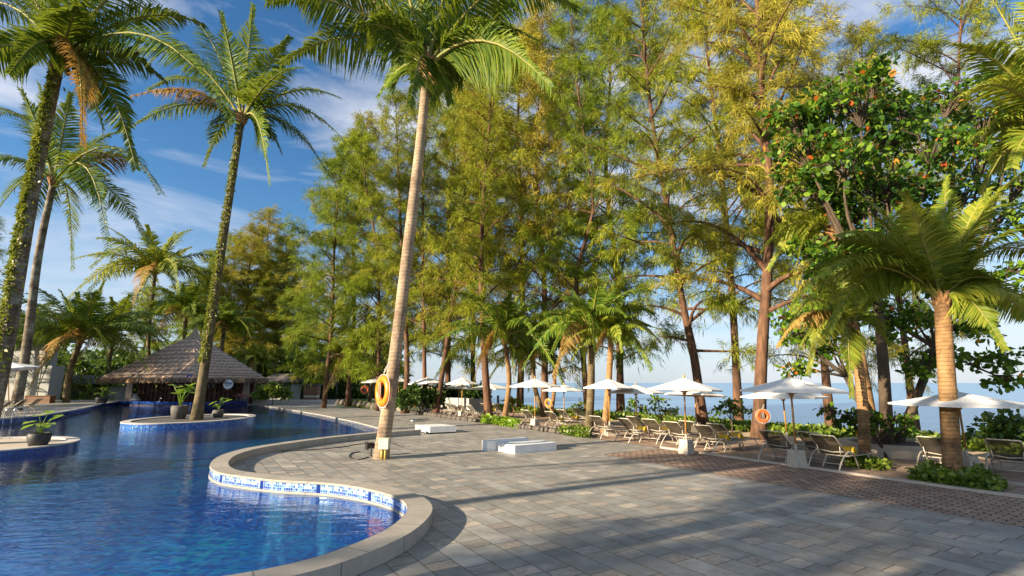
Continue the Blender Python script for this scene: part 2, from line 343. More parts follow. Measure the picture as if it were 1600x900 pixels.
def water_mat():
    t = NT('pool_water'); v = t.coord(); t.n.remove(t.b)
    a = t.noise(t.coord(scale=(1.0, 2.1, 1), rot=(0, 0, R(14))), 1.7, 3, .5, .6); b = t.noise(t.coord(scale=(1, 1.8, 1), rot=(0, 0, R(-20))), 6.5, 3, .55, .4)
    h = t.math('ADD', a, t.math('MULTIPLY', b, .22))
    bp = t.new('Bump'); bp.inputs['Strength'].default_value = .22; bp.inputs['Distance'].default_value = .085; t.link(h, bp.inputs['Height'])
    ge = t.new('NewGeometry'); dp = t.new('VectorMath', operation='DOT_PRODUCT'); t.link(bp.outputs[0], dp.inputs[0]); t.link(ge.outputs['Incoming'], dp.inputs[1])
    co = t.math('MINIMUM', t.math('ABSOLUTE', dp.outputs['Value']), 1.); F_ = t.math('ADD', .045, t.math('MULTIPLY', .955, t.math('POWER', t.math('SUBTRACT', 1., co), 5.)))
    gl = t.new('BsdfGlossy'); gl.inputs['Roughness'].default_value = .015; gl.inputs[0].default_value = (.86, .93, 1, 1); t.link(bp.outputs[0], gl.inputs['Normal'])
    tr = t.new('BsdfTransparent'); tr.inputs[0].default_value = (.30, .71, .84, 1)
    ms = t.new('MixShader'); t.link(F_, ms.inputs[0]); t.link(tr.outputs[0], ms.inputs[1]); t.link(gl.outputs[0], ms.inputs[2]); t.link(ms.outputs[0], t.o.inputs[0]); return t.m
M['water'] = water_mat()
def sea_mat():
    t = NT('sea_water'); t.b.inputs['Base Color'].default_value = (.10, .22, .36, 1); t.b.inputs['Roughness'].default_value = .22
    a = t.noise(t.coord(scale=(.35, 1.0, 1), rot=(0, 0, ANG - R(90))), .55, 4, .6); b = t.noise(t.coord(scale=(.3, 1.3, 1)), 2.2, 4, .6)
    g = t.noise(t.coord(scale=(.08, 1, 1)), .05, 4, .6)
    t.link(t.ramp(g, [(.35, (.09, .20, .34)), (.65, (.15, .29, .42))]), t.b.inputs['Base Color'])
    t.bump(t.math('ADD', a, t.math('MULTIPLY', b, .35)), .35, .12); return t.m
M['sea'] = sea_mat()
def thatch_mat():
    t = NT('dry_thatch'); v = t.coord('UV'); n = t.noise(t.coord('UV', scale=(9, 1.1, 1)), 2.2, 6, .75); n2 = t.noise(t.coord('UV', scale=(.5, 3.2, 1)), 1.0, 3, .6)
    w1 = t.new('TexWave', wave_type='BANDS', bands_direction='Y'); w1.inputs['Scale'].default_value = .55; w1.inputs['Distortion'].default_value = 1.5; w1.inputs['Detail'].default_value = 3; t.link(v, w1.inputs[0])
    f = t.math('ADD', t.math('MULTIPLY', n, .75), t.math('MULTIPLY', w1.outputs[0], .3))
    t.link(t.ramp(f, [(.28, (.17, .11, .08)), (.5, (.44, .31, .23)), (.78, (.74, .57, .44))]), t.b.inputs['Base Color'])
    t.b.inputs['Roughness'].default_value = .95; t.b.inputs['Specular IOR Level'].default_value = .1
    t.bump(f, 1., .06); return t.m
M['thatch'] = thatch_mat()
M['thatch_fringe'] = leaf('thatch_fringe', [(.16, .11, .08), (.32, .24, .17), (.52, .42, .31)], 1, .2, .9, .1, (.4, .28, .16), .9)
M['bamboo'] = plain('bamboo_lath', (.50, .46, .42), (.38, .33, .29), .6, 5, .1)

# ---------------------------------------------------------------- outlines of the pool
COPZ, WZ = .20, -.04
cop_px = [(592, 674.5), (540, 679), (502, 683), (444, 690.5), (387, 699), (356, 707), (338, 714), (329, 722), (327, 728), (332, 734), (346, 739.5), (387, 745), (430, 750), (473, 752), (517, 754.5), (560, 760.5), (603, 770), (626, 779), (636, 788), (637, 797), (629, 808), (603, 828), (560, 847), (502, 868), (444, 883), (358, 899)]
cop = [G(x, y, COPZ).to_2d() for x, y in cop_px]
cop += [Vector(p) for p in ((-3.6, 5.15), (-5, 4.5), (-7, 3.8), (-10, 3.2), (-14, 2.9), (-19, 3.2))]
def smooth_poly(p, it=2):
    for _ in range(it):
        q = [p[0]]
        for a, b in zip(p[:-1], p[1:]): q += [a * .75 + b * .25, a * .25 + b * .75]
        q.append(p[-1]); p = q
    return p
cop = smooth_poly(cop, 2)
corner = G(591, 668, 0).to_2d()
far_edge = [G(x, y, 0).to_2d() for x, y in ((555, 658.5), (500, 647.5), (440, 637.5), (400, 631.8))]
hutR = D(388, 620, 50.5).to_2d(); hutF = D(300, 620, 46.5).to_2d(); hutL = D(186, 620, 49.5).to_2d()
bank_px = [(160, 636.5), (140, 643), (100, 652), (60, 659), (0, 665)]
bank = [G(x, y, WZ).to_2d() for x, y in bank_px] + [Vector((-27.5, 22.5)), Vector((-31, 17)), Vector((-32, 11)), Vector((-27, 6))]
bank = [bank[0]] + smooth_poly(bank, 2)[1:]
pool = list(reversed(cop))            # from the far left of the near edge to the peninsula's end ...
pool = cop[::-1] + [corner] + far_edge + [hutR, hutF, hutL] + bank
def tess(name, rings, z, m, kind='structure'):
    pts = [Vector((p[0], p[1], 0)) for r in rings for p in r]
    tr = tessellate_polygon([[Vector((p[0], p[1], 0)) for p in r] for r in rings])
    fs = []
    for t in tr:
        a, b, c = (pts[i] for i in t)
        fs.append(t if (b - a).cross(c - a).z > 0 else t[::-1])
    mb = MB(); mb.add([(p.x, p.y, z) for p in pts], fs)
    o = mb.build(name, m); o['kind'] = kind; return o
def strip_uv(mb, a, b, za, zb, m=0, smooth=False, u0=0):
    u = u0
    for i in range(len(a) - 1):
        L = (Vector(a[i + 1]) - Vector(a[i])).length; w_ = math.hypot((Vector(b[i]) - Vector(a[i])).length, zb - za)
        mb.add([(a[i][0], a[i][1], za), (a[i + 1][0], a[i + 1][1], za), (b[i + 1][0], b[i + 1][1], zb), (b[i][0], b[i][1], zb)], [(0, 1, 2, 3)], m, smooth, [[(u, 0), (u + L, 0), (u + L, w_), (u, w_)]])
        u += L
def offset(p, dist):
    q = []
    for i in range(len(p)):
        t = (p[min(i + 1, len(p) - 1)] - p[max(i - 1, 0)]).normalized(); q.append(p[i] + Vector((-t.y, t.x)) * dist)
    return q
LAND = 10.5
land = [SDp(-60, LAND), SDp(52, LAND), SDp(60, LAND - 2), SDp(80, LAND - 8), SDp(120, LAND - 14), SDp(260, LAND - 20), (-400, 260), (-400, -120), (60, -120)]
land = [Vector((p[0], p[1])) for p in land]
tess('ground', [land, pool], -.03, M['grass'])
deck = [SDp(-22, -2.62).to_2d(), SDp(8.35, -2.62).to_2d(), SDp(8.35, 0).to_2d(), SDp(33, 0).to_2d(), SDp(44.5, -2.0).to_2d(), D(535, 620, 52.5).to_2d(), D(398, 620, 53.5).to_2d(), Vector((-29, 56)), Vector((-62, 54)), Vector((-62, -14)), Vector((2, -14))]
tess('pool_deck', [deck, pool], 0, M['deck'])
tess('brick_path', [[SDp(-22, -2.62).to_2d(), SDp(-22, 0).to_2d(), SDp(8.35, 0).to_2d(), SDp(8.35, -2.62).to_2d()]], .004, M['bricks'])
tess('terrace', [[SDp(-22, .1).to_2d(), SDp(-22, 6.4).to_2d(), SDp(34, 6.4).to_2d(), SDp(34, .1).to_2d()]], -.006, M['terrace'])
# bank of sand between the terrace and the beach
mb = MB(); prof = [(LAND, -.03), (LAND + .8, -.5), (LAND + 2.5, -1.15), (LAND + 12, -1.7)]
for i in range(3):
    mb.add([SDp(-60, prof[i][0], prof[i][1]), SDp(-60, prof[i + 1][0], prof[i + 1][1]), SDp(60, prof[i + 1][0], prof[i + 1][1]), SDp(60, prof[i][0], prof[i][1])], [(0, 1, 2, 3)])
mb.build('beach', M['sand'])['kind'] = 'structure'
tess('terrace_sand', [[SDp(-22, 5.6).to_2d(), SDp(-22, 7.6).to_2d(), SDp(52, 7.6).to_2d(), SDp(52, 5.6).to_2d()]], .003, M['sand'])
mb = MB(); mb.add([(-5000, 9, -1.42), (7000, -800, -1.42), (7000, 8000, -1.42), (-5000, 8000, -1.42)], [(0, 1, 2, 3)])
mb.build('sea', M['sea'])['kind'] = 'structure'
# far spit of land left of the palm
mb = MB(); rnd = random.Random(5)
far = [D(610, 600, 210), D(652, 600, 170), D(690, 600, 150), D(705, 600, 140)]
for a, b in zip(far[:-1], far[1:]):
    mb.add([(a.x, a.y, -1.6), (b.x, b.y, -1.6), (b.x + 2, b.y + 12, .6), (a.x + 2, a.y + 12, .9), (a.x, a.y + 60, -1.6), (b.x, b.y + 60, -1.6)], [(0, 1, 2, 3), (3, 2, 5, 4)])
mb.build('headland', M['sand'])['kind'] = 'structure'

# basin
mb = MB(); ring = pool + [pool[0]]
strip_uv(mb, ring, ring, -.80, -.05, 0)
mb.build('pool_wall', M['tiles_blue'])['kind'] = 'structure'
tess('pool_floor', [pool], -.79, M['floor'])
mb = MB(); strip_uv(mb, ring, ring, -.05, -.004, 0); mb.build('pool_lip', M['coping'])['kind'] = 'structure'
tess('pool_water', [pool], WZ, M['water'])
# raised coping along the near edge and round the peninsula
sgn = 1
inn = cop; test = offset(cop, .38)
k = len(cop) // 2
out = offset(cop, .38)
if (out[-1].y > inn[-1].y): out = offset(cop, -.38)
ext = Vector(G(658, 672.5, COPZ).to_2d())
inn2 = [G(658, 670.5, COPZ).to_2d() + Vector((0, .1))] + inn; out2 = [G(658, 670.5, COPZ).to_2d() + Vector((.02, -.30))] + out
mb = MB(); strip_uv(mb, inn2, out2, COPZ, COPZ, 0)
strip_uv(mb, out2, out2, 0, COPZ, 0); strip_uv(mb, inn2, inn2, .155, COPZ, 0)
a, b = inn2[0], out2[0]; mb.add([(a.x, a.y, 0), (b.x, b.y, 0), (b.x, b.y, COPZ), (a.x, a.y, COPZ)], [(0, 1, 2, 3)])
cw = mb.build('pool_coping', M['coping']); cw['kind'] = 'structure'
mb = MB(); inn3 = offset(inn2, .012 if out2[-1].y > inn2[-1].y else -.012)
d1 = (offset(inn2, .01)[-1] - out2[-1]).length; inn3 = offset(inn2, .01) if d1 < (inn2[-1] - out2[-1]).length else offset(inn2, -.01)
strip_uv(mb, inn3, inn3, -.3, .155, 0)
mb.build('waterline_tiles', M['tiles'])['kind'] = 'structure'
# left bank: a raised terrace with a pale rim over cobalt tiles
bank2 = [hutL] + bank; BZ = .30
tess('left_terrace', [bank2 + [Vector((-60, 6)), Vector((-60, 54)), Vector((-38, 54)), Vector((-36.6, 50))]], BZ, M['deck'])
mb = MB(); o1 = offset(bank2, .35); o1 = o1 if (o1[8] - Vector((-60, 30))).length < (bank2[8] - Vector((-60, 30))).length else offset(bank2, -.35)
strip_uv(mb, bank2, o1, BZ + .02, BZ + .02); strip_uv(mb, bank2, bank2, BZ - .05, BZ + .02)
mb.build('left_coping', M['coping_light'])['kind'] = 'structure'
mb = MB(); strip_uv(mb, bank2, bank2, -.3, BZ - .05)
mb.build('left_bank_tiles', M['tiles_blue'])['kind'] = 'structure'
# kerbs
def kerb(name, pts, w_, z0, z1, m, lab=None):
    mb = MB(); p = [Vector(q[:2]) for q in pts]; a, b = offset(p, w_ / 2), offset(p, -w_ / 2)
    strip_uv(mb, a, b, z1, z1); strip_uv(mb, a, a, z0, z1); strip_uv(mb, b, b, z0, z1)
    for i in (0, -1): mb.add([(a[i].x, a[i].y, z0), (b[i].x, b[i].y, z0), (b[i].x, b[i].y, z1), (a[i].x, a[i].y, z1)], [(0, 1, 2, 3)], 0, False, [[(0, 0), (.1, 0), (.1, .1), (0, .1)]])
    return mb.build(name, m)
M['kerbstone'] = plain('kerb_stone', (.56, .48, .38), (.46, .39, .31), .8, 2, .2)
kerb('kerb', [SDp(-22, 0), SDp(8.45, 0)], .13, -.02, .05, M['kerbstone'])['kind'] = 'structure'
kerb('terrace_kerb', [SDp(-22, 1.6), SDp(1.7, 1.6)], .10, -.02, .045, M['kerbstone'])['kind'] = 'structure'
kerb('path_edging', [SDp(8.40, -2.62), SDp(8.40, -.08)], .08, -.02, .008, M['deck'])['kind'] = 'structure'
o = kerb('low_wall', [D(396, 620, 53.6), D(470, 620, 53.4), D(526, 620, 52.6)], .45, -.02, .36, M['coping_light']); tag(o, 'long low pale wall across the far end of the pool deck', 'wall')

# ---------------------------------------------------------------- foliage generators
def tri_needles(P, Dr, L, W, rng):
    n = len(P); side = nrm(np.cross(Dr, rng.normal(size=(n, 3)))) * W[:, None]
    mid = P + Dr * (L * .5)[:, None]; tip = P + Dr * L[:, None]; tip[:, 2] -= L * .22
    V = np.empty((n, 4, 3)); V[:, 0] = P - side * .5; V[:, 1] = mid - side; V[:, 2] = tip; V[:, 3] = mid + side * .6
    F = np.arange(n * 4).reshape(n, 4); return V.reshape(-1, 3), F
def curve_pts(path, n):
    P = [Vector(p) for p in path]; out = []
    # Catmull-Rom through the points
    Q = [P[0] * 2 - P[1]] + P + [P[-1] * 2 - P[-2]]; seg = len(P) - 1
    for i in range(n + 1):
        t = i / n * seg; k = min(int(t), seg - 1); t -= k; a, b, c, d = Q[k:k + 4]
        out.append(.5 * ((2 * b) + (c - a) * t + (2 * a - 5 * b + 4 * c - d) * t * t + (-a + 3 * b - 3 * c + d) * t ** 3))
    return out
def casuarina(path, seed, hb, Rm, r0, nb=70, den=1.0, mat='needle', spread=1., limb=.22, lowdroop=.5, nl=(.20, .50), nw=.018):
    """trunk mesh and crown mesh; path is the trunk line in local coordinates"""
    rng = np.random.default_rng(seed); tp = curve_pts(path, 24); H = tp[-1].z
    mb = MB(); mb.tube([(tp[0].x, tp[0].y, -2.6), tuple(tp[0])], [r0 * .98, r0 * .92], 9, cap=False); mb.tube(tp, [max(r0 * (.92 if i == 0 else .80 if i == 1 else .70) * (1 - (i / 24) ** 1.2 * .9), .02) for i in range(25)], 9)
    tpa = np.array([tuple(p) for p in tp])
    Ps, Ds = [], []
    for i in range(nb):
        f = ((i + .5) / nb) ** .9; h = hb + (H * .985 - hb) * f
        k = np.interp(h, tpa[:, 2], np.arange(25)); p0 = np.array([np.interp(k, np.arange(25), tpa[:, j]) for j in range(3)])
        az = i * 2.39996 + rng.uniform(-.5, .5); prof = (math.sin(min(1, f * 2.2 + .35) * math.pi / 2) * (1 - f) ** .5 * 1.08 + .14)
        L = Rm * prof * rng.uniform(.45, 1.3) * spread
        el = R(rng.uniform(12, 48) + f * 24)
        d = np.array([math.cos(az) * math.cos(el), math.sin(az) * math.cos(el), math.sin(el)])
        ns = 9; t = np.linspace(0, 1, ns)[:, None]
        wob = rng.normal(size=3) * .15 * L
        B = p0 + d * L * t + wob * t * (1 - t) * 2 + np.array([0, 0, -1]) * (L * (.22 + lowdroop * .35) * (1 - .75 * f) * t ** 2.2)
        mb.tube([tuple(b) for b in B], [max(r0 * limb * (1 - f * .7) * (1 - q) + .006, .008) for q in np.linspace(0, 1, ns)], 4, cap=False)
        nt = int(4 + L * 2.6 * den)
        for j in range(nt):
            q = rng.uniform(.18, 1) ** .8; b = np.array([np.interp(q, t[:, 0], B[:, c]) for c in range(3)])
            td = nrm(d * .7 + rng.normal(size=3) * .75 + np.array([0, 0, .25])); tl = rng.uniform(.5, 1.35) * (1.25 - .5 * q) * (.6 + .4 * min(1, L / 3))
            m = int(rng.uniform(34, 58) * den * (.7 + .3 * tl)); u = rng.uniform(0.05, 1, m)[:, None]
            pts = b + td * tl * u + np.array([0, 0, -1]) * (.32 * tl * u ** 2) + rng.normal(size=(m, 3)) * .07
            dd = nrm(td * .62 + np.array([0, 0, -.50 + .25 * f]) + rng.normal(size=(m, 3)) * .42)
            Ps.append(pts); Ds.append(dd)
            if j % 3 == 0: mb.tube([tuple(b), tuple(b + td * tl * .5 + np.array([0, 0, -.08 * tl])), tuple(b + td * tl + np.array([0, 0, -.38 * tl]))], [.012, .008, .004], 3, cap=False)
    P = np.concatenate(Ps); Dr = np.concatenate(Ds); n = len(P)
    V, F = tri_needles(P, Dr, rng.uniform(*nl, n), rng.uniform(.6, 1.3, n) * nw, rng)
    return mb, np_mesh('crown', V, F, M[mat])
def frond_arrays(p0, p1, p2, rng, L, n=52, hang=.75, w_=.030, dead=False):
    t = np.linspace(.13, 1, n)[:, None]; P0, P1, P2 = (np.array(p, dtype=float) for p in (p0, p1, p2))
    B = (1 - t) ** 2 * P0 + 2 * t * (1 - t) * P1 + t ** 2 * P2; T = nrm(2 * (1 - t) * (P1 - P0) + 2 * t * (P2 - P1))
    up = np.array([0, 0, 1.]); S0 = np.cross(P1 - P0, up) + np.cross(P2 - P0, up) * .3
    if np.linalg.norm(S0) < .05: S0 = np.array([1., 0, 0])
    roll = rng.uniform(-.5, .5) if (P2 - P0)[2] > -.25 * np.linalg.norm(P2 - P0) else rng.choice([-1, 1]) * rng.uniform(.5, 1.2); S0 = nrm(S0); S = nrm(S0 - T * (T @ S0)[:, None]); N = np.cross(S, T)
    c, s_ = math.cos(roll), math.sin(roll); S, N = S * c + N * s_, N * c - S * s_
    tt = t[:, 0]; prof = np.clip(np.sin(np.clip(tt * 1.05 + .12, 0, 1) * math.pi) ** .55, .22, 1) * L
    VV = []; FF = []; base = 0
    for sg in (-1, 1):
        ln = prof * rng.uniform(.82, 1.1, n); sweep = .30 + .50 * tt
        d0 = nrm(T * sweep[:, None] + S * sg * (1.05 - .25 * tt)[:, None] + N * .28 + rng.normal(size=(n, 3)) * .09)
        hg = hang * rng.uniform(.6, 1.3, n)
        dn = np.array([0, 0, -1.]) - T * (T @ np.array([0, 0, -1.]))[:, None] * .75
        rows = []
        for q, ww in ((0, .55), (.33, 1.0), (.68, .75), (1, .08)):
            p = B + d0 * (ln * q * (1 - .22 * q * hg))[:, None] + dn * (ln * hg * q ** 2 * .62)[:, None]
            wd = nrm(np.cross(d0, N) + rng.normal(size=(n, 3)) * .25) if q == 0 else wd
            rows.append(p - wd * (w_ * ww)); rows.append(p + wd * (w_ * ww))
        V = np.stack(rows, 1).reshape(-1, 3); i = np.arange(n)[:, None] * 8 + base
        for k in (0, 2, 4): FF.append(i + np.array([k, k + 1, k + 3, k + 2]))
        VV.append(V); base += n * 8
    V = np.concatenate(VV); F = np.concatenate(FF); mi = np.zeros(len(F), int)
    # stalk
    ts = np.linspace(0, 1, 9)[:, None]; Bs = (1 - ts) ** 2 * P0 + 2 * ts * (1 - ts) * P1 + ts ** 2 * P2
    mb = MB(); mb.tube([tuple(b) for b in Bs], [.045 * L * (1 - q) ** .8 + .006 for q in ts[:, 0]], 5, cap=False)
    v2 = np.array(mb.v); f2 = np.array(mb.f) + len(V)
    return np.concatenate([V, v2]), np.concatenate([F, f2]), np.concatenate([mi, np.ones(len(f2), int)])
def palm(base, crown, tips, label, seed, r=(.2, .13), L=.8, mat='frond', tmat='ptrunk', mids=(), n=50, hang=1.25, group='coconut palms around the pool and terrace', name='coconut_palm', dead=1, husk=.3, nut=0, creeper=0, w_=.034, flare=1.25):
    """tips: list of frond tip positions (world)"""
    rng = np.random.default_rng(seed); base = Vector(base); crown = Vector(crown)
    root = empty(name, base, 0, label, 'palm tree', group)
    path = [Vector((0, 0, -.05))] + [Vector(m) - base for m in mids] + [crown - base]
    if len(path) < 3: path.insert(1, (path[-1] * .5) + Vector(((base.x * 7 % 1 - .5) * .6, (base.y * 5 % 1 - .5) * .6, 0)))
    tp = curve_pts(path, 26); mb = MB()
    rr = [r[0] + (r[1] - r[0]) * (i / 26) ** .8 for i in range(27)]; rr[0] *= flare; rr[1] *= 1 + (flare - 1) * .4
    mb.tube(tp, rr, 14); mb.build('trunk', M[tmat], root)
    c = np.array(tuple(crown - base))
    # husk of old leaf bases
    hb = MB(); k = 13
    for i in range(k * 2):
        a = i * 2.4; e = .15 + .5 * (i / (k * 2)); q0 = Vector(c) + Vector((0, 0, -husk * .9 + husk * .9 * i / (k * 2))); dr = Vector((math.cos(a), math.sin(a), .9 + e))
        hb.tube([q0, q0 + dr * husk * .35, q0 + dr * husk * .8], [husk * .42, husk * .34, husk * .10], 5)
    hb.build('leaf_base', M['husk'], root)
    for i, tp_ in enumerate(tips):
        lift = None
        if len(tp_) == 2: tp_, lift = tp_
        p2 = np.array(tuple(Vector(tp_) - base)); v = p2 - c; ln = np.linalg.norm(v)
        h = math.hypot(v[0], v[1])
        if lift is None: lift = .42 if v[2] > -.2 * ln else .62
        p1 = c + v * .48 + np.array([0, 0, 1]) * ln * lift * min(1, h / ln + .25)
        isd = i >= len(tips) - dead
        V, F, mi = frond_arrays(c, p1, p2, rng, L * 1.34 * (.75 + .25 * min(1, ln / (L * 4))), int(n * 1.9), hang * (1.25 if isd else 1), w_)
        me = np_mesh('frond', V, F, [M['frond_dead' if isd else mat], M['rachis']], mi)
        put(bpy.data.objects.new('frond', me), root)
    if nut:
        cb = MB()
        for i in range(nut):
            a = rng.uniform(0, 6.28); q = Vector(c) + Vector((math.cos(a) * .28, math.sin(a) * .28, -.25 - rng.uniform(0, .3)))
            ob = MB(); ob.lathe([(0.001, -.14), (.09, -.10), (.12, 0), (.09, .10), (.001, .14)], tuple(q), 8); ob.build('coconut', M['husk'], root)
    if creeper:
        V = []; m = creeper; ii = rng.uniform(5, 25.9, m) ** 1.0; P = []
        for q in ii:
            k0 = int(q); p = tp[k0].lerp(tp[k0 + 1], q - k0); a = rng.normal(-2.5, .8); rad = rr[k0] + rng.uniform(0, .06)
            P.append((p.x + math.cos(a) * rad, p.y + math.sin(a) * rad, p.z))
        P = np.array(P); dr = nrm(rng.normal(size=(m, 3)) + np.array([0, 0, -.3]))
        V, F = tri_needles(P, dr, rng.uniform(.10, .2, m), rng.uniform(.035, .06, m), rng)
        put(bpy.data.objects.new('creeper', np_mesh('creeper', V, F, M['creeper'])), root)
    return root
def auto_tips(crown, Rr, n, seed, lo=-35, hi=75, up=0):
    rng = random.Random(seed); out = []
    for i in range(n):
        f = (i + .5) / n; az = i * 2.39996 + rng.uniform(-.3, .3); el = hi + (lo - hi) * f ** .8
        l = Rr * rng.uniform(.85, 1.1) * (.82 if el > 55 else 1)
        tip = Vector(crown) + Vector((math.cos(az) * math.cos(R(el)), math.sin(az) * math.cos(R(el)), math.sin(R(el)) - .12)) * l
        out.append((tip, .22 if el > 45 else (.40 if el > 0 else .62)))
    return out
def leaf_cloud(centers, rad, per, size, rng, flat=.6, ovate=True, clump=True):
    """rosettes of broad leaves; returns V,F (hexagonal leaves)"""
    C_ = np.asarray(centers); n = len(C_) * per; c = np.repeat(C_, per, 0); rr = np.repeat(np.broadcast_to(rad, (len(C_),)), per)
    d = nrm(rng.normal(size=(n, 3)) * np.array([1, 1, flat])); P = c + d * (rr * rng.uniform(.15, 1, n) ** .5)[:, None]
    ax = nrm(d + rng.normal(size=(n, 3)) * .5 + np.array([0, 0, -.15])); nn = nrm(np.cross(ax, rng.normal(size=(n, 3))) + np.array([0, 0, .9])); sd_ = nrm(np.cross(ax, nn)); nn = np.cross(sd_, ax)
    L = size * rng.uniform(.6, 1.25, n); W = L * .32
    V = np.empty((n, 6, 3))
    for k, (a, b, z) in enumerate(((0, 0, 0), (.35, -1, .10), (.75, -.95, .06), (1, 0, -.05), (.75, .95, .06), (.35, 1, .10))):
        V[:, k] = P + ax * (L * a)[:, None] + sd_ * (W * b)[:, None] + nn * (L * z)[:, None]
    return V.reshape(-1, 3), np.arange(n * 6).reshape(n, 6)

# ---------------------------------------------------------------- casuarinas
def cas_root(base, label, group='casuarina trees between terrace and sea'):
    return empty('casuarina_tree', base, 0, label, 'tree', group)
def cas_custom(px_path, Yb, label, seed, hb, Rm, r0, mat, ytop=None, **kw):
    base = G(*px_path[0]) if Yb is None else D(px_path[0][0], 600, Yb); base.z = -.03
    pts = [base] + [D(x, y, base.y + dy) for x, y, dy in px_path[1:]]
    root = cas_root(base, label); path = [p - base for p in pts]; path[0].z = -.1
    mb, me = casuarina(path, seed, hb, Rm, r0, mat=mat, **kw)
    mb.build('trunk', M['bark'], root); put(bpy.data.objects.new('crown', me), root); return root
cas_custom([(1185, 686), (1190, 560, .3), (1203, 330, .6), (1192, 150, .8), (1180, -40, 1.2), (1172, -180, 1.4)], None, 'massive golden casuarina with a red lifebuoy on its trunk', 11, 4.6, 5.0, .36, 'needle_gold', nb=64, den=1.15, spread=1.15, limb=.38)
cas_custom([(1100, 669), (1085, 560, .2), (1066, 470, .3), (1045, 340, .5), (1018, 180, .8), (1003, 20, 1), (995, -110, 1.2)], None, 'thick casuarina leaning left behind the umbrella beside the brick path', 12, 3.4, 4.6, .32, 'needle', limb=.3, nb=76, den=1.05)
cas_custom([(918, 662), (908, 520, .3), (901, 430, .3), (922, 350, .4), (925, 300, .5), (900, 120, .6), (888, -20, 1)], 31, 'forked casuarina rising straight behind the middle palms of the terrace', 13, 4.2, 4.4, .26, 'needle_green', nb=84, den=1.05)
cas_custom([(764, 655), (757, 560, .1), (752, 430, .3), (756, 300, .4), (768, 150, .6), (775, 20, 1)], None, 'casuarina with a broad red-brown base standing behind the small umbrella', 14, 4.0, 4.3, .34, 'needle', nb=84, den=1.0)
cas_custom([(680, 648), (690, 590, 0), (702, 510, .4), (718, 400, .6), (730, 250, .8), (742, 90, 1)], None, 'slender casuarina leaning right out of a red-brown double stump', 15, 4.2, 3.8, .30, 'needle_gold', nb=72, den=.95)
cas_custom([(664, 647), (663, 560, .1), (661, 400, .3), (662, 250, .4), (668, 60, 1)], None, 'straight casuarina with a thin bare stem just right of the lifebuoy palm', 16, 4.0, 3.8, .24, 'needle', nb=80, den=1.0)
cas_custom([(592, 640), (592, 540, .1), (590, 400, .3), (575, 310, .4), (560, 200, 1)], 39, 'casuarina with drooping green curtain foliage left of the lifebuoy palm', 17, 1.7, 4.4, .22, 'needle_green', nb=92, den=1.1, lowdroop=1.0)
cas_custom([(633, 642), (636, 560, .1), (628, 400, .3), (622, 260, .4), (618, 150, 1)], 36, 'dark-stemmed casuarina hidden behind the trunk of the lifebuoy palm', 18, 4.6, 3.8, .30, 'needle', nb=72, den=.9)
cas_custom([(1472, 690), (1480, 480, .1), (1490, 250, .3), (1500, 60, .4), (1510, -120, 1)], 26, 'tall casuarina filling the top right corner behind the short thick palm', 19, 12, 5.4, .25, 'needle', nb=60, den=1.1)
# shared crowns for the rest
variants = []
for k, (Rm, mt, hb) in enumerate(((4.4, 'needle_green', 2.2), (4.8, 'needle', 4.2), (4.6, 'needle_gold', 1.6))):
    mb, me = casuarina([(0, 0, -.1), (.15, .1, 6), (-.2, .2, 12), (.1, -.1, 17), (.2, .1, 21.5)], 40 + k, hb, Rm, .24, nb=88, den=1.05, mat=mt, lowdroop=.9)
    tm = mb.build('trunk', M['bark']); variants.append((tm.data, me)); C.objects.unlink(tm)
def cas_copy(px, Y, top_py, k, label, group='casuarina trees between terrace and sea', wide=1.):
    b = D(px, 600, Y); b.z = -.03; top = D(px, top_py, Y).z; sc_ = top / 21.5
    root = cas_root(b, label, group); root.rotation_euler = (0, 0, px * .37 % 6.28)
    for nm, me in zip(('trunk', 'crown'), variants[k]):
        o = bpy.data.objects.new(nm, me); put(o, root); o.scale = (sc_ * wide, sc_ * wide, sc_)
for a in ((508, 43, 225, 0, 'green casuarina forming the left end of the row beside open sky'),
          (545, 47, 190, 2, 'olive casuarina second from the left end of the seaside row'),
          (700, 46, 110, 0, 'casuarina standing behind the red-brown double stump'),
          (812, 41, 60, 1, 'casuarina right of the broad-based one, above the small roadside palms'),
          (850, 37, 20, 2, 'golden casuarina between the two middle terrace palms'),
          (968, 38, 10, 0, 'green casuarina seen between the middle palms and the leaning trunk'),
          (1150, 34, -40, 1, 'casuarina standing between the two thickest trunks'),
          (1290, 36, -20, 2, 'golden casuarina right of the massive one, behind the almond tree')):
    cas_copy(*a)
gb = 'trees standing behind the thatched bar'
cas_copy(400, 78, 335, 2, 'tallest golden casuarina behind the thatched bar', gb, 1.3)
cas_copy(345, 84, 372, 1, 'rounder casuarina left of the tallest one behind the bar', gb, 1.35)
cas_copy(452, 82, 452, 0, 'low dark green casuarina behind the small grey-roofed pavilion', gb, 1.7)
cas_copy(425, 92, 400, 0, 'dark casuarina in the gap right of the golden tree behind the bar', gb, 1.6)
cas_copy(300, 96, 430, 0, 'dim casuarina directly above the peak of the thatched roof', gb, 1.8)
cas_copy(485, 66, 430, 0, 'dark casuarina filling the gap at the end of the low wall', gb, 1.6)
cas_copy(215, 98, 455, 1, 'casuarina left of the sunlit palm behind the bar', gb, 1.8)
cas_copy(372, 74, 360, 2, 'second golden casuarina just left of the tallest one behind the bar', gb, 1.5)
cas_copy(430, 76, 375, 1, 'olive casuarina just right of the tallest one behind the bar', gb, 1.5)
cas_copy(320, 78, 400, 0, 'green casuarina right above the bar roof, in front of the dim one', gb, 1.6)
cas_copy(740, 50, 150, 1, 'distant olive casuarina behind the slender leaning one')
cas_copy(1420, 38, 60, 2, 'golden casuarina behind the round planter')

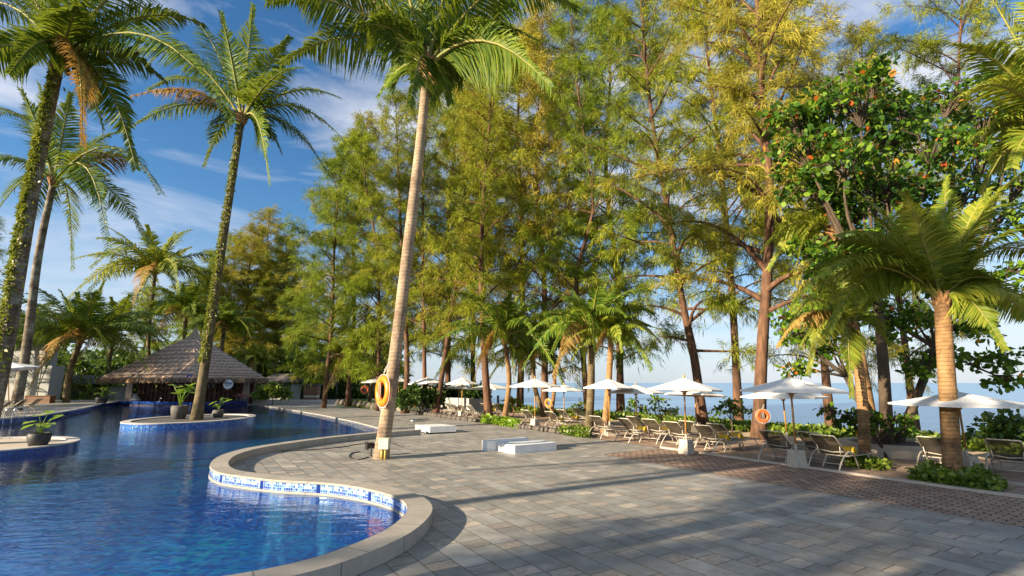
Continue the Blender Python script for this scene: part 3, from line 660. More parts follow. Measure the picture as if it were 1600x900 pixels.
# ---------------------------------------------------------------- coconut palms
def tipsD(lst, Y, seed, spread=2.5):
    rng = random.Random(seed); out = []
    for i, t in enumerate(lst):
        dy = (1 if i % 2 else -1) * rng.uniform(.2, 1) * spread
        q = D(t[0], t[1], Y + dy); out.append((q, t[2]) if len(t) > 2 else q)
    return out
def bonus(crown, Rr, n, seed, **k): return auto_tips(crown, Rr, n, seed, **k)
c1 = D(95, 92, 17.8)
palm(D(-24, 690, 17.0) * 1 , c1, [(D(30, -130, 19), .2), (D(150, -140, 16), .2)] + tipsD([(365, 190, .55), (212, 262, .75), (-75, 120), (-90, 20), (-30, -80), (320, 40), (300, -70), (190, -110), (60, -90), (160, 200, .6), (15, 115, .8), (260, 130, .5), (120, 10, .3), (40, -20, .2), (128, 225, .8)], 17.8, 1, 2.2),
     'tall creeper-covered coconut palm leaning in from the left edge', 101, (.25, .15), 1.1, 'frond', 'ptrunk_lichen', [D(6, 560, 17.1), D(46, 330, 17.3), D(72, 200, 17.6)], 60, .8, creeper=7000, nut=4, husk=.42)
c2 = D(84, 283, 30)
palm(D(24, 640, 30.5), c2, [(D(60, 130, 31), .2)] + tipsD([(252, 302, .5), (232, 380, .6), (112, 420, .8), (-15, 345), (-40, 250), (-20, 185), (33, 140, .2), (188, 205, .3), (110, 145, .2), (15, 395, .7), (170, 395, .7), (215, 250, .35)], 30, 2, 3.5),
     'second coconut palm from the left with a mottled trunk in front of the grey building', 102, (.28, .17), 1.3, 'frond', 'ptrunk_lichen', [D(42, 540, 30.5), D(60, 400, 30)], 52, .8, husk=.4)
c3 = D(378, 187, 28.8); b3 = D(307, 653, 27.6); b3.z = .12
palm(b3, c3, [(D(395, 8, 29), .12)] + tipsD([(195, 205, .45), (170, 98, .42), (236, 60, .3), (302, 28, .2), (452, 58, .2), (530, 152, .4), (534, 216, .45), (508, 264, .55), (420, 285, .8), (320, 258, .75), (470, 105, .3), (232, 140, .4), (345, 20, .15), (440, 240, .7), (205, 150, .4)], 28.8, 3, 3.8),
     'tall slim coconut palm growing on the small round island in the pool', 103, (.27, .165), 1.35, 'frond', 'ptrunk_mossy', [D(331, 500, 28), D(350, 370, 28.4)], 58, .85, creeper=3200, husk=.4)
b4 = G(595, 716); c4 = D(668, 106, b4.y)
palm(b4, c4, [(D(640, -110, b4.y + .8), .15), (D(720, -110, b4.y - .8), .15)] + tipsD([(418, 2, .38), (438, 100, .42), (520, -60, .3), (592, 150, .6), (590, -110), (780, -90), (860, 135, .5), (900, 12, .45), (850, -40), (790, 78, .45), (640, 165, .9), (705, 160, .9), (560, 40, .5), (745, 120, .7), (835, 60, .5), (470, -20, .35)], b4.y, 4, 2.3),
     'big coconut palm on the peninsula with an orange lifebuoy hung on its trunk', 104, (.205, .14), 1.08, 'frond', 'ptrunk', [D(617, 560, b4.y), D(642, 350, b4.y), D(657, 220, b4.y)], 62, .9, nut=5, husk=.38, w_=.030, flare=1.15)
# right-hand palms
b13 = G(1489, 746); c13 = D(1472, 472, b13.y)
palm(b13, c13, tipsD([(1238, 478, .55), (1262, 425, .5), (1310, 368, .42), (1350, 330, .35), (1413, 300, .25), (1480, 275, .15), (1545, 295, .25), (1585, 318, .35), (1650, 350, .4), (1660, 420, .45), (1600, 470, .55), (1352, 480, .75), (1440, 330, .3), (1395, 420, .6), (1560, 440, .6), (1520, 380, .4), (1225, 520, .6), (1285, 385, .5), (1650, 540, .7), (1335, 300, .4), (1610, 265, .4), (1290, 520, .8), (1570, 545, .9)], b13.y, 5, 1.1),
     'short thick coconut palm with ringed brown trunk rising from a bushy planting at the right', 105, (.185, .16), .60, 'frond_lit', 'ptrunk_short', [D(1480, 600, b13.y)], 58, .8, husk=.24, w_=.021, flare=1.1, dead=0)
b14 = G(1352, 720); c14 = D(1331, 515, b14.y)
palm(b14, c14, tipsD([(1240, 490, .55), (1250, 540, .7), (1275, 430, .4), (1310, 400, .3), (1370, 410, .3), (1400, 450, .4), (1262, 585, .9), (1390, 540, .7), (1330, 620, 1.1), (1300, 560, .9), (1215, 540, .6)], b14.y, 6, .9),
     'small palm with drooping golden fronds left of the short thick palm', 106, (.15, .12), .46, 'frond_lit', 'ptrunk_short', [D(1345, 600, b14.y)], 46, 1.0, husk=.2, w_=.02)
b15 = SDp(-2.2, 3.2); c15 = D(1665, 215, b15.y)
palm(b15, c15, tipsD([(1487, 70, .35), (1545, -10, .25), (1500, 150, .45), (1505, 230, .5), (1600, -70, .2), (1560, 120, .4), (1580, 260, .6), (1535, 300, .7), (1650, 20, .2), (1700, -40, .2), (1740, 60, .3), (1780, 180, .4)], b15.y, 7, 1.0),
     'yellow-green coconut palm whose fronds enter at the top right edge', 107, (.2, .15), .66, 'frond_lit', 'ptrunk_short', [], 54, .7, w_=.02, dead=0)
b16 = G(1262, 690); b16 = SDp(4.8, 6.2); c16 = D(1300, 365, b16.y)
palm(b16, c16, tipsD([(1190, 392, .5), (1215, 330, .4), (1255, 262, .3), (1200, 420, .6), (1300, 250, .2), (1350, 280, .3), (1390, 330, .4), (1380, 400, .5), (1240, 440, .7)], b16.y, 8, 1.2),
     'half-hidden palm standing among the almond leaves left of the short thick palm', 108, (.17, .13), .6, 'frond_lit', 'ptrunk_short', [], 42, .8, w_=.022, dead=0)
# middle palms
for (bx, by, cx, cy, Rp, lab, mt, rr_, tm) in (
    (788, 657, 788, 531, 92, 'palm standing in the bright ground cover left of the tall central umbrella', 'frond', .16, 'ptrunk_short'),
    (920, 674, 923, 516, 98, 'dark-stemmed palm just left of the umbrella in front of the forked stump', 'frond', .19, 'ptrunk_mossy'),
    (944, 676, 955, 526, 62, 'palm with orange hanging husks beside the dark-stemmed one', 'frond_lit', .15, 'husk'),
    (850, 651, 833, 556, 66, 'little palm leaning left behind the tall central umbrella', 'frond', .17, 'ptrunk_mossy'),
    (861, 652, 862, 536, 60, 'upright palm carrying an orange lifebuoy near the beach', 'frond', .13, 'ptrunk_short'),
    (576, 636, 573, 550, 66, 'bushy yellow-green palm left of the lifebuoy palm', 'frond_lit', .2, 'ptrunk_mossy')):
    b = G(bx, by); c = D(cx, cy, b.y); Rp = Rp * b.y / 740
    palm(b, c, auto_tips(c, Rp * 1.15, 21, bx, -38, 78), lab, bx, (rr_, rr_ * .8), Rp * .2, mt, tm, [], 36, .95, w_=.0065 * Rp + .012, husk=.25, dead=1)
# palms behind the bar and on the left bank
for (bx, Y, cx, cy, Rp, lab, mt) in (
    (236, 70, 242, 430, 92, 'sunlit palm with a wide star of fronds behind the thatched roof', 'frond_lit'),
    (108, 47, 125, 535, 112, 'bushy dark palm on the left bank with a thick black trunk', 'frond'),
    (352, 62, 350, 512, 58, 'low palm peeking over the right slope of the thatched roof', 'frond'),
    (176, 62, 180, 520, 70, 'green palm between the bushy bank palm and the thatched roof', 'frond'),
    (395, 58, 398, 566, 36, 'small bright palm at the right corner of the thatched roof', 'frond_lit'),
    (300, 66, 290, 492, 64, 'palm directly behind the peak of the thatched roof', 'frond'),
    (30, 60, 40, 520, 60, 'shaded palm beside the roof of the grey building', 'frond')):
    b = D(bx, 600, Y); b.z = 0; c = D(cx, cy, Y); Rp = Rp * Y / 745
    palm(b, c, auto_tips(c, Rp * 1.12, 24, bx, -34, 80), lab, bx + 5, (.3, .22), Rp * .2, mt, 'ptrunk_mossy', [], 36, .8, w_=.006 * Rp + .015, husk=.35, dead=1, group='palms behind the bar and on the left bank')

# ---------------------------------------------------------------- sea almond trees (broad round leaves, some red)
def broadtree(base, tops, label, seed, r0=.16, per=16, size=.26, crad=.5, nper=7, cat='tree', name='sea_almond_tree', red=.022, mat='almond', trunkmat='bark_grey'):
    """tops: list of (point, radius) masses; twigs run from the trunk into them"""
    rng = np.random.default_rng(seed); root = empty(name, base, 0, label, cat)
    mb = MB(); top0 = sum((Vector(t[0]) for t in tops), Vector()) / len(tops); fork = (Vector(base) * .45 + top0 * .55) - Vector(base); fork.z = min(fork.z, (top0.z - base[2]) * .5)
    mb.tube([(0, 0, -.05), tuple(fork * .5 + Vector((.08, .05, 0))), tuple(fork)], [r0 * 1.2, r0, r0 * .8], 8)
    cent = []
    for p, rad in tops:
        p = Vector(p) - Vector(base); m = fork.lerp(p, .5) + Vector(rng.normal(size=3)) * .28 * rad + Vector((0, 0, rad * .1))
        mb.tube(curve_pts([fork, m, p], 6), [r0 * .36 * (1 - q / 8) + .01 for q in range(7)], 6)
        k = max(3, int(nper * rad))
        for j in range(k):
            d = Vector(nrm(rng.normal(size=3) * np.array([1, 1, .38]))) * rad * rng.uniform(.45, 1.1); q = p + d
            mb.tube([tuple(p.lerp(m, .3)), tuple(p + d * .5 + Vector((0, 0, .1))), tuple(q)], [.03, .02, .012], 4, cap=False); cent.append(tuple(q))
    mb.build('trunk', M[trunkmat], root)
    V, F = leaf_cloud(cent, crad, per, size, rng); mi = (rng.random(len(F)) < red).astype(int)
    put(bpy.data.objects.new('crown', np_mesh('crown', V, F, [M[mat], M['almond_red']], mi)), root); return root
bA = SDp(4.0, 5.0)
YA = bA.y
broadtree(bA, [(D(x, y, YA + dy), r) for x, y, dy, r in ((1290, 190, .5, 1.1), (1340, 160, -.5, 1.1), (1250, 235, 0, 1.0), (1385, 215, .6, 1.2), (1320, 255, -.8, 1.2), (1300, 140, .5, .7), (1420, 165, .6, 1.0), (1460, 230, -.6, 1.1), (1490, 150, 1, 1.0), (1380, 290, .2, 1.2), (1440, 300, .9, 1.1), (1330, 330, 1, 1.0), (1270, 290, .6, .9), (1330, 400, -.6, .9), (1385, 375, -.5, .9), (1300, 420, .2, .8), (1430, 390, .3, .9), (1240, 180, .3, .8), (1360, 120, .2, .6))],
          'broad sea almond tree with dark leaves and a few orange ones above the round planter', 31, .16, 19, .215, .30, 21)
bB = G(1396, 706)
broadtree(bB, [(D(x, y, bB.y + dy), r) for x, y, dy, r in ((1500, 505, 0, .75), (1545, 560, .4, .6), (1575, 595, .2, .35), (1460, 560, .3, .6), (1430, 500, .3, .7), (1380, 500, .6, .7), (1560, 470, -.4, .7), (1520, 440, .5, .8), (1590, 420, .4, .7), (1350, 470, .3, .6), (1415, 430, .8, .8), (1480, 400, .9, .8), (1560, 340, .9, .9), (1540, 180, .9, .8), (1500, 300, .9, .9), (1450, 360, 1, .9), (1600, 120, .9, .9), (1480, 450, .7, .7), (1600, 280, .8, .8), (1590, 180, .9, .8), (1530, 250, .8, .8), (1440, 575, .1, .35))],
          'sea almond tree in the round planter reaching over the rightmost umbrella', 32, .13, 18, .20, .28, 21)
bC = G(1378, 702)
broadtree(bC, [(D(x, y, bC.y + dy), r) for x, y, dy, r in ((1270, 480, .2, .6), (1250, 520, .1, .5), (1300, 545, .3, .4), (1245, 575, .1, .35), (1310, 500, .4, .6), (1295, 440, .5, .7), (1330, 400, .4, .7), (1230, 500, .3, .4), (1262, 395, .4, .6))],
          'dark almond tree left in the round planter, leaning behind the small drooping palm', 33, .11, 18, .19, .27, 21)
bD = G(1386, 716)
broadtree(bD, [(D(x, y, bD.y + dy), r) for x, y, dy, r in ((1295, 642, 0, .22), (1320, 652, .1, .3), (1345, 648, .2, .3), (1372, 660, 0, .28), (1400, 655, .1, .28), (1415, 672, 0, .2), (1340, 672, -.1, .18))],
          'low spreading almond sapling with glossy leaves at eye height around the small palm', 34, .05, 11, .16, .17, 26, 'shrub', 'almond_sapling', .02, 'almond')
for x, y, pts, lab, mt, sd_ in ((1030, 672, ((1028, 625, .35), (1042, 642, .3), (1022, 641, .25), (1052, 645, .2)), 'yellow-green sapling behind the loungers left of the umbrella beside the brick path', 'broad', 1),
                           (1143, 675, ((1140, 628, .3), (1122, 640, .3), (1160, 642, .3), (1142, 640, .3)), 'dark sapling with a flat crown between the two thickest trunks', 'almond', 2),
                           (995, 668, ((990, 630, .3), (1000, 638, .3), (983, 642, .25)), 'leafy sapling behind the umbrella left of the leaning casuarina', 'almond', 3),
                           (902, 662, ((905, 633, .3), (896, 645, .35), (912, 642, .3)), 'round green bush on the beach bank left of the dark-stemmed palm', 'cover', 4)):
    b = G(x, y); broadtree(b, [(D(a, c, b.y), r) for a, c, r in pts], lab, 60 + sd_, .035, 11, .15, .17, 20, 'shrub', 'beach_sapling', 0, mt)
for x, y, w_, h_, lab, mt, sd_ in ((1572, 700, 70, 42, 'round dark bush at the edge of the beach on the far right', 'dark_leaf', 1), (655, 648, 52, 38, 'dark leafy bush behind the first loungers right of the lifebuoy palm', 'dark_leaf', 2),
                             (692, 640, 44, 36, 'dark palm-like bush behind the double umbrellas', 'dark_leaf', 3), (735, 640, 40, 34, 'bush in front of the curved grey wall', 'dark_leaf', 4),
                             (425, 633, 40, 30, 'bushy shrub behind the low wall beside the thatched bar', 'cover', 5)):
    b = G(x, y); s_ = b.y / 780; k = [(D(x + w_ * (a - .5), y - h_ * (.45 + .4 * math.sin(a * 3.1)), b.y + .5 * math.sin(a * 9)), w_ * s_ * .26) for a in (.08, .3, .5, .7, .92)]
    broadtree(b, k, lab, 80 + sd_, .05, 22, .2 if y > 660 else .28, .35, 22, 'bush', 'beach_bush', 0, mt)

# background greenery masses beyond the pool
def bushrow(name, pts, label, seed, mt, size=.4, per=26, crad=.8):
    rng = np.random.default_rng(seed); V, F = leaf_cloud([tuple(p) for p in pts], crad, per, size, rng)
    o = bpy.data.objects.new(name, np_mesh(name, V, F, M[mt])); C.objects.link(o); return tag(o, label, 'undergrowth', kind='stuff')
rnd = random.Random(3)
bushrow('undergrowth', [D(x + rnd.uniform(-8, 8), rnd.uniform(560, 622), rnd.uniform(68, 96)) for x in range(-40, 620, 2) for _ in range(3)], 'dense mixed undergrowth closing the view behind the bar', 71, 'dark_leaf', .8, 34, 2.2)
bushrow('bank_undergrowth', [D(x + rnd.uniform(-8, 8), rnd.uniform(585, 630), rnd.uniform(56, 60)) for x in range(70, 175, 5) for _ in range(2)], 'sunny shrubs behind the left terrace', 72, 'cover', .35, 26, 1.)
# ground cover (uncountable)
def cover(name, quads, n, size, label, mt='cover', h=.25, seed=1, density=1.):
    rng = np.random.default_rng(seed); P = []
    for (s0, s1, d0, d1) in quads:
        m = int(n / len(quads)); s = rng.uniform(s0, s1, m); d = rng.uniform(d0, d1, m)
        e = np.clip(np.minimum(np.minimum(d - d0, d1 - d), np.minimum(s - s0, s1 - s)) * 3, .15, 1)
        k = .6 + .4 * np.sin(s * 2.1) * np.cos(d * 3.3)
        z = rng.uniform(.02, 1, m) * h * k * e
        P.append(np.stack([K0.x + SD.x * s + DD.x * d, K0.y + SD.y * s + DD.y * d, z], 1))
    P = np.concatenate(P); V, F = leaf_cloud(P, size * .6, 1, size, rng)
    o = bpy.data.objects.new(name, np_mesh(name, V, F, M[mt])); C.objects.link(o); return tag(o, label, 'ground cover', kind='stuff')
cover('beach_groundcover', [(-30, -8, 7.4, 11.5), (-8, 6, 8.2, 11.6), (6, 22, 7.4, 11.3), (22, 50, 6.6, 11)], 60000, .17, 'creeping green plants covering the top of the beach bank', h=.20, seed=2)
def sd_of(px, py):
    p = G(px, py).to_2d() - K0; return p.dot(SD), p.dot(DD)
def patch(name, pxs, n, size, label, mt, h, seed):
    """low planting inside a polygon given on the ground"""
    poly = [G(*p).to_2d() for p in pxs]; rng = np.random.default_rng(seed); xs = [p.x for p in poly]; ys = [p.y for p in poly]; P = []
    while len(P) < n:
        x, y = rng.uniform(min(xs), max(xs)), rng.uniform(min(ys), max(ys)); ins = False; j = len(poly) - 1
        for i in range(len(poly)):
            if (poly[i].y > y) != (poly[j].y > y) and x < (poly[j].x - poly[i].x) * (y - poly[i].y) / (poly[j].y - poly[i].y) + poly[i].x: ins = not ins
            j = i
        if ins: P.append((x, y, rng.uniform(.02, 1) ** .7 * h * (.65 + .35 * math.sin(x * 5) * math.cos(y * 6))))
    V, F = leaf_cloud(P, size * .5, 1, size, rng); o = bpy.data.objects.new(name, np_mesh(name, V, F, M[mt])); C.objects.link(o)
    return tag(o, label, 'planting', kind='stuff')
patch('palm_bed_planting', [(1425, 750), (1470, 760), (1560, 772), (1568, 762), (1530, 748), (1440, 742)], 2600, .11, 'bushy green and yellow plants around the foot of the short thick palm', 'cover', .30, 3)
patch('small_bed_planting', [(1322, 730), (1385, 736), (1392, 726), (1335, 720)], 1000, .10, 'small green plants at the foot of the drooping palm', 'cover', .22, 4)
patch('bright_bed_planting', [(752, 661), (808, 669), (815, 664), (760, 655)], 2200, .13, 'bright yellow-green ground plants in front of a palm at the deck edge', 'broad', .34, 5)
patch('deck_edge_planting', [(872, 678), (918, 686), (922, 676), (882, 671)], 2000, .12, 'green ground plants under the dark-stemmed palm at the deck edge', 'cover', .28, 6)
patch('far_bed_planting', [(545, 634), (590, 640), (600, 634), (552, 630)], 1500, .2, 'grassy planting behind the row of stones', 'cover', .35, 7)

# ---------------------------------------------------------------- umbrellas
def make_umbrella(Rr=1.2, drop=.36, H=2.3, lean=0):
    root = empty('umbrella', (0, 0, 0)); n = 8
    mb = MB(); rings = 5; vs = []; 
    for k in range(rings + 1):
        f = k / rings
        for j in range(n * 2):
            a = math.pi * j / n; rr = Rr * f * (1 if j % 2 == 0 else math.cos(math.pi / n) * (1 - .02 * f)); z = H - drop * f ** .92 - (.035 * f * (1 - f) * 4 * .5 if j % 2 else 0)
            vs.append((rr * math.cos(a), rr * math.sin(a), z))
    m = n * 2; fs = [(k * m + j, k * m + (j + 1) % m, (k + 1) * m + (j + 1) % m, (k + 1) * m + j) for k in range(rings) for j in range(m)]
    mb.add(vs, fs, 0)
    e = rings * m; vv = [vs[e + j] for j in range(m)] + [(x * .995, y * .995, z - (.055 if j % 2 == 0 else .045)) for j, (x, y, z) in enumerate(vs[e:e + m])]
    mb.add(vv, [(j, (j + 1) % m, m + (j + 1) % m, m + j) for j in range(m)], 0)
    mb.build('canopy', M['canvas'], root)
    MB().tube([(0, 0, .28), (0, 0, 1.5), (0, 0, H - .02)], [.024, .024, .022], 10).build('pole', M['pole'], root)
    MB().lathe([(.03, H - .02), (.045, H + .02), (.02, H + .05), (.03, H + .08), (.001, H + .12)], n=8).build('finial', M['pole'], root)
    hub = MB().lathe([(.03, H - .52), (.06, H - .5), (.06, H - .42), (.03, H - .4)], n=10); hub.build('hub', M['pole'], root)
    for j in range(n):
        a = 2 * math.pi * j / n; d = Vector((math.cos(a), math.sin(a), 0))
        MB().tube([Vector((0, 0, H - .06)) + d * .03, Vector((0, 0, H - drop - .035)) + d * Rr * 1.0], .011, 5).tube([Vector((0, 0, H - .45)) + d * .05, Vector((0, 0, H - .05 - drop * .5)) + d * Rr * .5], .009, 5).build('rib', M['pole'], root)
    MB().box((0, 0, .21), (.34, .34, .42), R(8), taper=.82).tube([(0, 0, .40), (0, 0, .56)], .034, 8, m=0).build('base', M['block'], root)
    return root
umb0 = make_umbrella(); used = []
gU = 'white umbrellas along the terrace'
umbs = [  # foot px, foot py, tip px, tip py, half width px, label
 (1246, 730, 1234, 583, 76, 'nearest full white umbrella, between the pair of loungers and the single one, right of centre'),
 (1232, 704, 1221, 600, 60, 'white umbrella half hidden under the larger one right of centre'),
 (1073, 709, 1070, 585, 54, 'white umbrella standing at the corner of the brick path'),
 (1088, 676, 1089, 603, 47, 'white umbrella seen low behind the one at the corner of the brick path'),
 (953, 681, 951, 588, 40, 'white umbrella in front of the orange-husked palm'),
 (996, 678, 993, 598, 43, 'white umbrella overlapping the right edge of the one before the orange-husked palm'),
 (836, 670, 836, 588, 40, 'white umbrella with a thin brown pole in the middle of the terrace'),
 (881.5, 661, 881, 598, 33, 'white umbrella with a pale pole between the central one and the dark-stemmed palm'),
 (767, 651, 767, 597, 36, 'low white umbrella before the broad red-brown casuarina base'),
 (721, 654, 723, 587, 27, 'white umbrella over the four close loungers'),
 (716, 645, 717, 597, 22, 'smaller white umbrella tucked under the one over the four close loungers'),
 (668, 647, 667, 587, 29, 'white umbrella above the dark bush right of the lifebuoy palm'),
 (671, 640, 673, 593, 19, 'small white umbrella under the right edge of the one above the dark bush'),
 (592, 641, 593, 586, 28, 'white umbrella left behind the lifebuoy palm'),
 (623, 642, 622, 585, 18, 'white umbrella whose right half shows past the lifebuoy palm'),
 (1515, 741, 1494, 606, 87, 'rightmost white umbrella, tilted, with a dark shadow across its canopy'),
 (14, 650, 14, 560, 37, 'white umbrella on the left terrace behind the creeper-covered palm')]
for i, (fx, fy, tx, ty, hw, lab) in enumerate(umbs):
    u = umb0 if i == 0 else copy_tree(umb0)
    z0 = BZ if i == len(umbs) - 1 else 0
    b = G(fx, fy, z0); t = D(tx, ty, b.y); hgt = (t.z - z0); Rw = hw * b.y / (FPX * ct) * .985
    u.location = b; sx = Rw / 1.2; sz = hgt / 2.40
    u.scale = (1, 1, 1)
    lean = math.atan2(t.x - b.x, hgt) * .8
    for ch in u.children:
        nmn = ch.name.split('.')[0]
        if nmn in ('canopy', 'rib'): ch.scale = (sx, sx, sz)
        elif nmn == 'base': ch.scale = (1, 1, 1)
        else: ch.scale = (1, 1, sz)
    u.rotation_euler = (0, lean, R(i * 13 % 45) if i != 15 else R(5))
    tag(u, lab, 'umbrella', gU)

# ---------------------------------------------------------------- sun loungers
def make_lounger():
    root = empty('sun_lounger', (0, 0, 0)); W = .33; r = .017
    hs_ = .33; pv = Vector((.78, 0, .34)); tp = Vector((.24, 0, .84))
    mb = MB()      # side rails, cross bars
    for s in (-1, 1): mb.tube([(.62, s * W, .35), (1.0, s * W, hs_), (1.95, s * W, hs_ - .02)], r, 6)
    for x in (.80, 1.35, 1.93): mb.tube([(x, -W, .32), (x, W, .32)], r * .9, 6)
    mb.tube([(.40, -W, .16), (.40, W, .16)], r * .7, 6); mb.build('frame', M['alu'], root)
    mb = MB()
    mb.tube([pv + Vector((0, -W + .03, 0)), tp + Vector((0, -W + .03, 0)), tp + Vector((-.03, -W + .05, .03)), tp + Vector((-.03, W - .05, .03)), tp + Vector((0, W - .03, 0)), pv + Vector((0, W - .03, 0))], r, 6)
    mb.tube([pv + Vector((-.12, -W + .03, .11)), pv + Vector((-.10, 0, .07)), pv + Vector((-.12, W - .03, .11))], r * .9, 6)
    mb.tube([pv.lerp(tp, .55) + Vector((0, -W + .06, -.02)), (.52, -W + .08, .33)], r * .7, 5); mb.tube([pv.lerp(tp, .55) + Vector((0, W - .06, -.02)), (.52, W - .08, .33)], r * .7, 5)
    mb.build('back_frame', M['alu'], root)
    mb = MB(); n = 6; vs = []
    for i in range(n + 1):
        f = i / n; p = pv.lerp(tp, f); sag = .035 * math.sin(f * math.pi)
        for y, q in ((-W + .045, 0), (0, .8), (W - .045, 0)): vs.append((p.x + sag * q + .01, y, p.z - sag * q * .6))
    mb.add(vs, [(i * 3 + j, i * 3 + j + 1, i * 3 + j + 4, i * 3 + j + 3) for i in range(n) for j in (0, 1)], 0, True); mb.build('backrest', M['sling'], root)
    mb = MB(); vs = []
    for i in range(n + 1):
        f = i / n; x = .82 + 1.10 * f; sag = .03 * math.sin(f * math.pi)
        for y, q in ((-W + .02, 0), (0, 1), (W - .02, 0)): vs.append((x, y, hs_ + .01 - sag * q))
    mb.add(vs, [(i * 3 + j, i * 3 + j + 1, i * 3 + j + 4, i * 3 + j + 3) for i in range(n) for j in (0, 1)], 0, True); mb.build('seat', M['sling'], root)
    for s in (-1, 1):
        MB().tube(curve_pts([(1.0, s * (W + .03), .34), (.72, s * (W + .04), .46), (.44, s * (W + .04), .36), (.24, s * (W + .03), .17), (.12, s * (W + .03), 0)], 9), r * 1.15, 7).build('leg', M['alu'], root)
        MB().tube(curve_pts([(.60, s * (W + .035), .43), (.82, s * (W + .05), .40), (1.0, s * (W + .04), .24), (1.12, s * (W + .03), 0)], 7), r, 7).build('leg', M['alu'], root)
        MB().tube(curve_pts([(1.70, s * W, .31), (1.80, s * (W + .01), .18), (1.84, s * (W + .01), .045)], 4), r, 6).tube([(1.84, s * W - .015, .045), (1.84, s * W + .015, .045)], .045, 10).build('leg', M['alu'], root)
    return root
l0 = make_lounger(); gL = 'sun loungers lined up on the terrace facing the sea'
def stub(): pass
LOUNGERS = [ # px,py of the ground point under the head end, angle offset, label
 (1205, 724, 4, 'lounger left of the nearest concrete umbrella block'),
 (1263, 727, -2, 'lounger immediately right of the nearest umbrella poles, behind another one'),
 (1286, 735, 0, 'nearest lounger of the pair right of the nearest umbrella poles'),
 (1462, 741, 3, 'lounger partly hidden by the short thick palm trunk'),
 (1576, 748, 6, 'lounger with shaded back at the far right edge'),
 (1096, 709, 2, 'lounger right of the umbrella block at the brick path corner, yellow towel on it'),
 (1116, 705, -2, 'lounger second right of the umbrella at the brick path corner'),
 (1046, 700, 3, 'lounger left of the umbrella block at the brick path corner'),
 (1071, 698, 0, 'lounger directly behind the pole at the brick path corner'),
 (1012, 693, 5, 'dark lounger between the pairs, set back from the deck edge'),
 (971, 691, -3, 'lounger right of the block under the umbrella before the orange-husked palm'),
 (986, 686, 2, 'lounger nearly hidden behind the one with the yellow towel at the orange-husked palm'),
 (927, 685, 4, 'lounger left of the block under the umbrella before the orange-husked palm'),
 (855, 673, 2, 'dark lounger just right of the central umbrella pole'),
 (873, 668, 0, 'lounger behind the dark one right of the central umbrella pole'),
 (896, 664, -4, 'pale-framed lounger standing apart near the beach plants'),
 (817, 669, 3, 'lounger left of the central umbrella pole'),
 (752, 652, -2, 'dark lounger at the broad red-brown casuarina base'),
 (770, 654, 2, 'dark lounger right of the broad red-brown casuarina base'),
 (729, 656, 3, 'rightmost of the four loungers under the umbrella over the close group'),
 (715, 654, 0, 'third of the four close loungers, at the right of the pole'),
 (704, 653, 0, 'second of the four close loungers, left of the pole'),
 (695, 650, 2, 'leftmost and darkest of the four close loungers'),
 (652, 648, 2, 'pale lounger in front of the dark bush right of the lifebuoy palm'),
 (675, 647, 0, 'lounger right of the pole above the dark bush'),
 (580, 640, -6, 'dark lounger left of the lifebuoy palm'),
 (628, 643, -3, 'dark lounger just right behind the lifebuoy palm')]
for i, (px, py, da, lab) in enumerate(LOUNGERS):
    o = l0 if i == 0 else copy_tree(l0)
    b = G(px, py); dv = Vector((math.cos(ANG + R(da)), math.sin(ANG + R(da)), 0)); o.location = b - dv * .12
    o.rotation_euler = (0, 0, ANG + R(da)); o.scale = (1, 1, .95); tag(o, lab, 'lounger', gL)
for i, (px, py, ra, lab) in enumerate(((22, 652, 200, 'lounger nearest the handrail on the left terrace'), (44, 647, 195, 'lounger second from the handrail on the left terrace'), (66, 644, 192, 'lounger farthest from the handrail on the left terrace'))):
    o = copy_tree(l0); o.location = G(px, py, BZ); o.rotation_euler = (0, 0, R(ra)); tag(o, lab, 'lounger', 'sun loungers on the left terrace')
# rolled yellow towels
tw0 = MB(); tw0.tube([(0, -.22, 0), (0, -.20, 0), (0, .20, 0), (0, .22, 0)], [.09, .105, .105, .09], 14)
twm = None
def towel(px, py, Y, label, rz=0):
    global twm
    if twm is None:
        o = tw0.build('rolled_towel', M['yellow']); twm = o
    else: o = twm.copy(); C.objects.link(o)
    o.location = D(px, py, Y); o.rotation_euler = (0, 0, ANG + R(rz)); tag(o, label, 'towel', 'rolled yellow towels on the loungers'); return o
def lounger_towel(idx, side, label):
    p = G(LOUNGERS[idx][0], LOUNGERS[idx][1]); a = ANG + R(LOUNGERS[idx][2]); l = Vector((.86, .16 * side, .43))
    global twm
    if twm is None: o = twm = tw0.build('rolled_towel', M['yellow'])
    else: o = twm.copy(); C.objects.link(o)
    o.location = p + Vector((l.x * math.cos(a) - l.y * math.sin(a), l.x * math.sin(a) + l.y * math.cos(a), l.z)); o.rotation_euler = (0, 0, a + R(3)); tag(o, label, 'towel', 'rolled yellow towels on the loungers')
for idx, side, lab in ((5, -1, 'rolled yellow towel on the lounger at the brick path corner'), (6, -1, 'rolled yellow towel just behind the one at the brick path corner'), (10, -1, 'rolled yellow towel on the lounger before the orange-husked palm'),
                       (9, -1, 'rolled yellow towel on the dark set-back lounger'), (13, 1, 'rolled yellow towel beside the central umbrella pole'), (14, -1, 'rolled yellow towel on the lounger behind the dark one at the centre'),
                       (17, -1, 'rolled yellow towel on the dark lounger at the red-brown casuarina base'), (18, -1, 'rolled yellow towel right of the red-brown casuarina base'), (22, 1, 'rolled yellow towel left of the four close loungers'),
                       (24, -1, 'rolled yellow towel right of the pole above the dark bush'), (26, -1, 'rolled yellow towel just right of the lifebuoy palm'), (23, 1, 'rolled yellow towel left of the pale lounger by the dark bush'), (2, -1, 'rolled yellow towel on the nearest lounger')):
    lounger_towel(idx, side, lab)

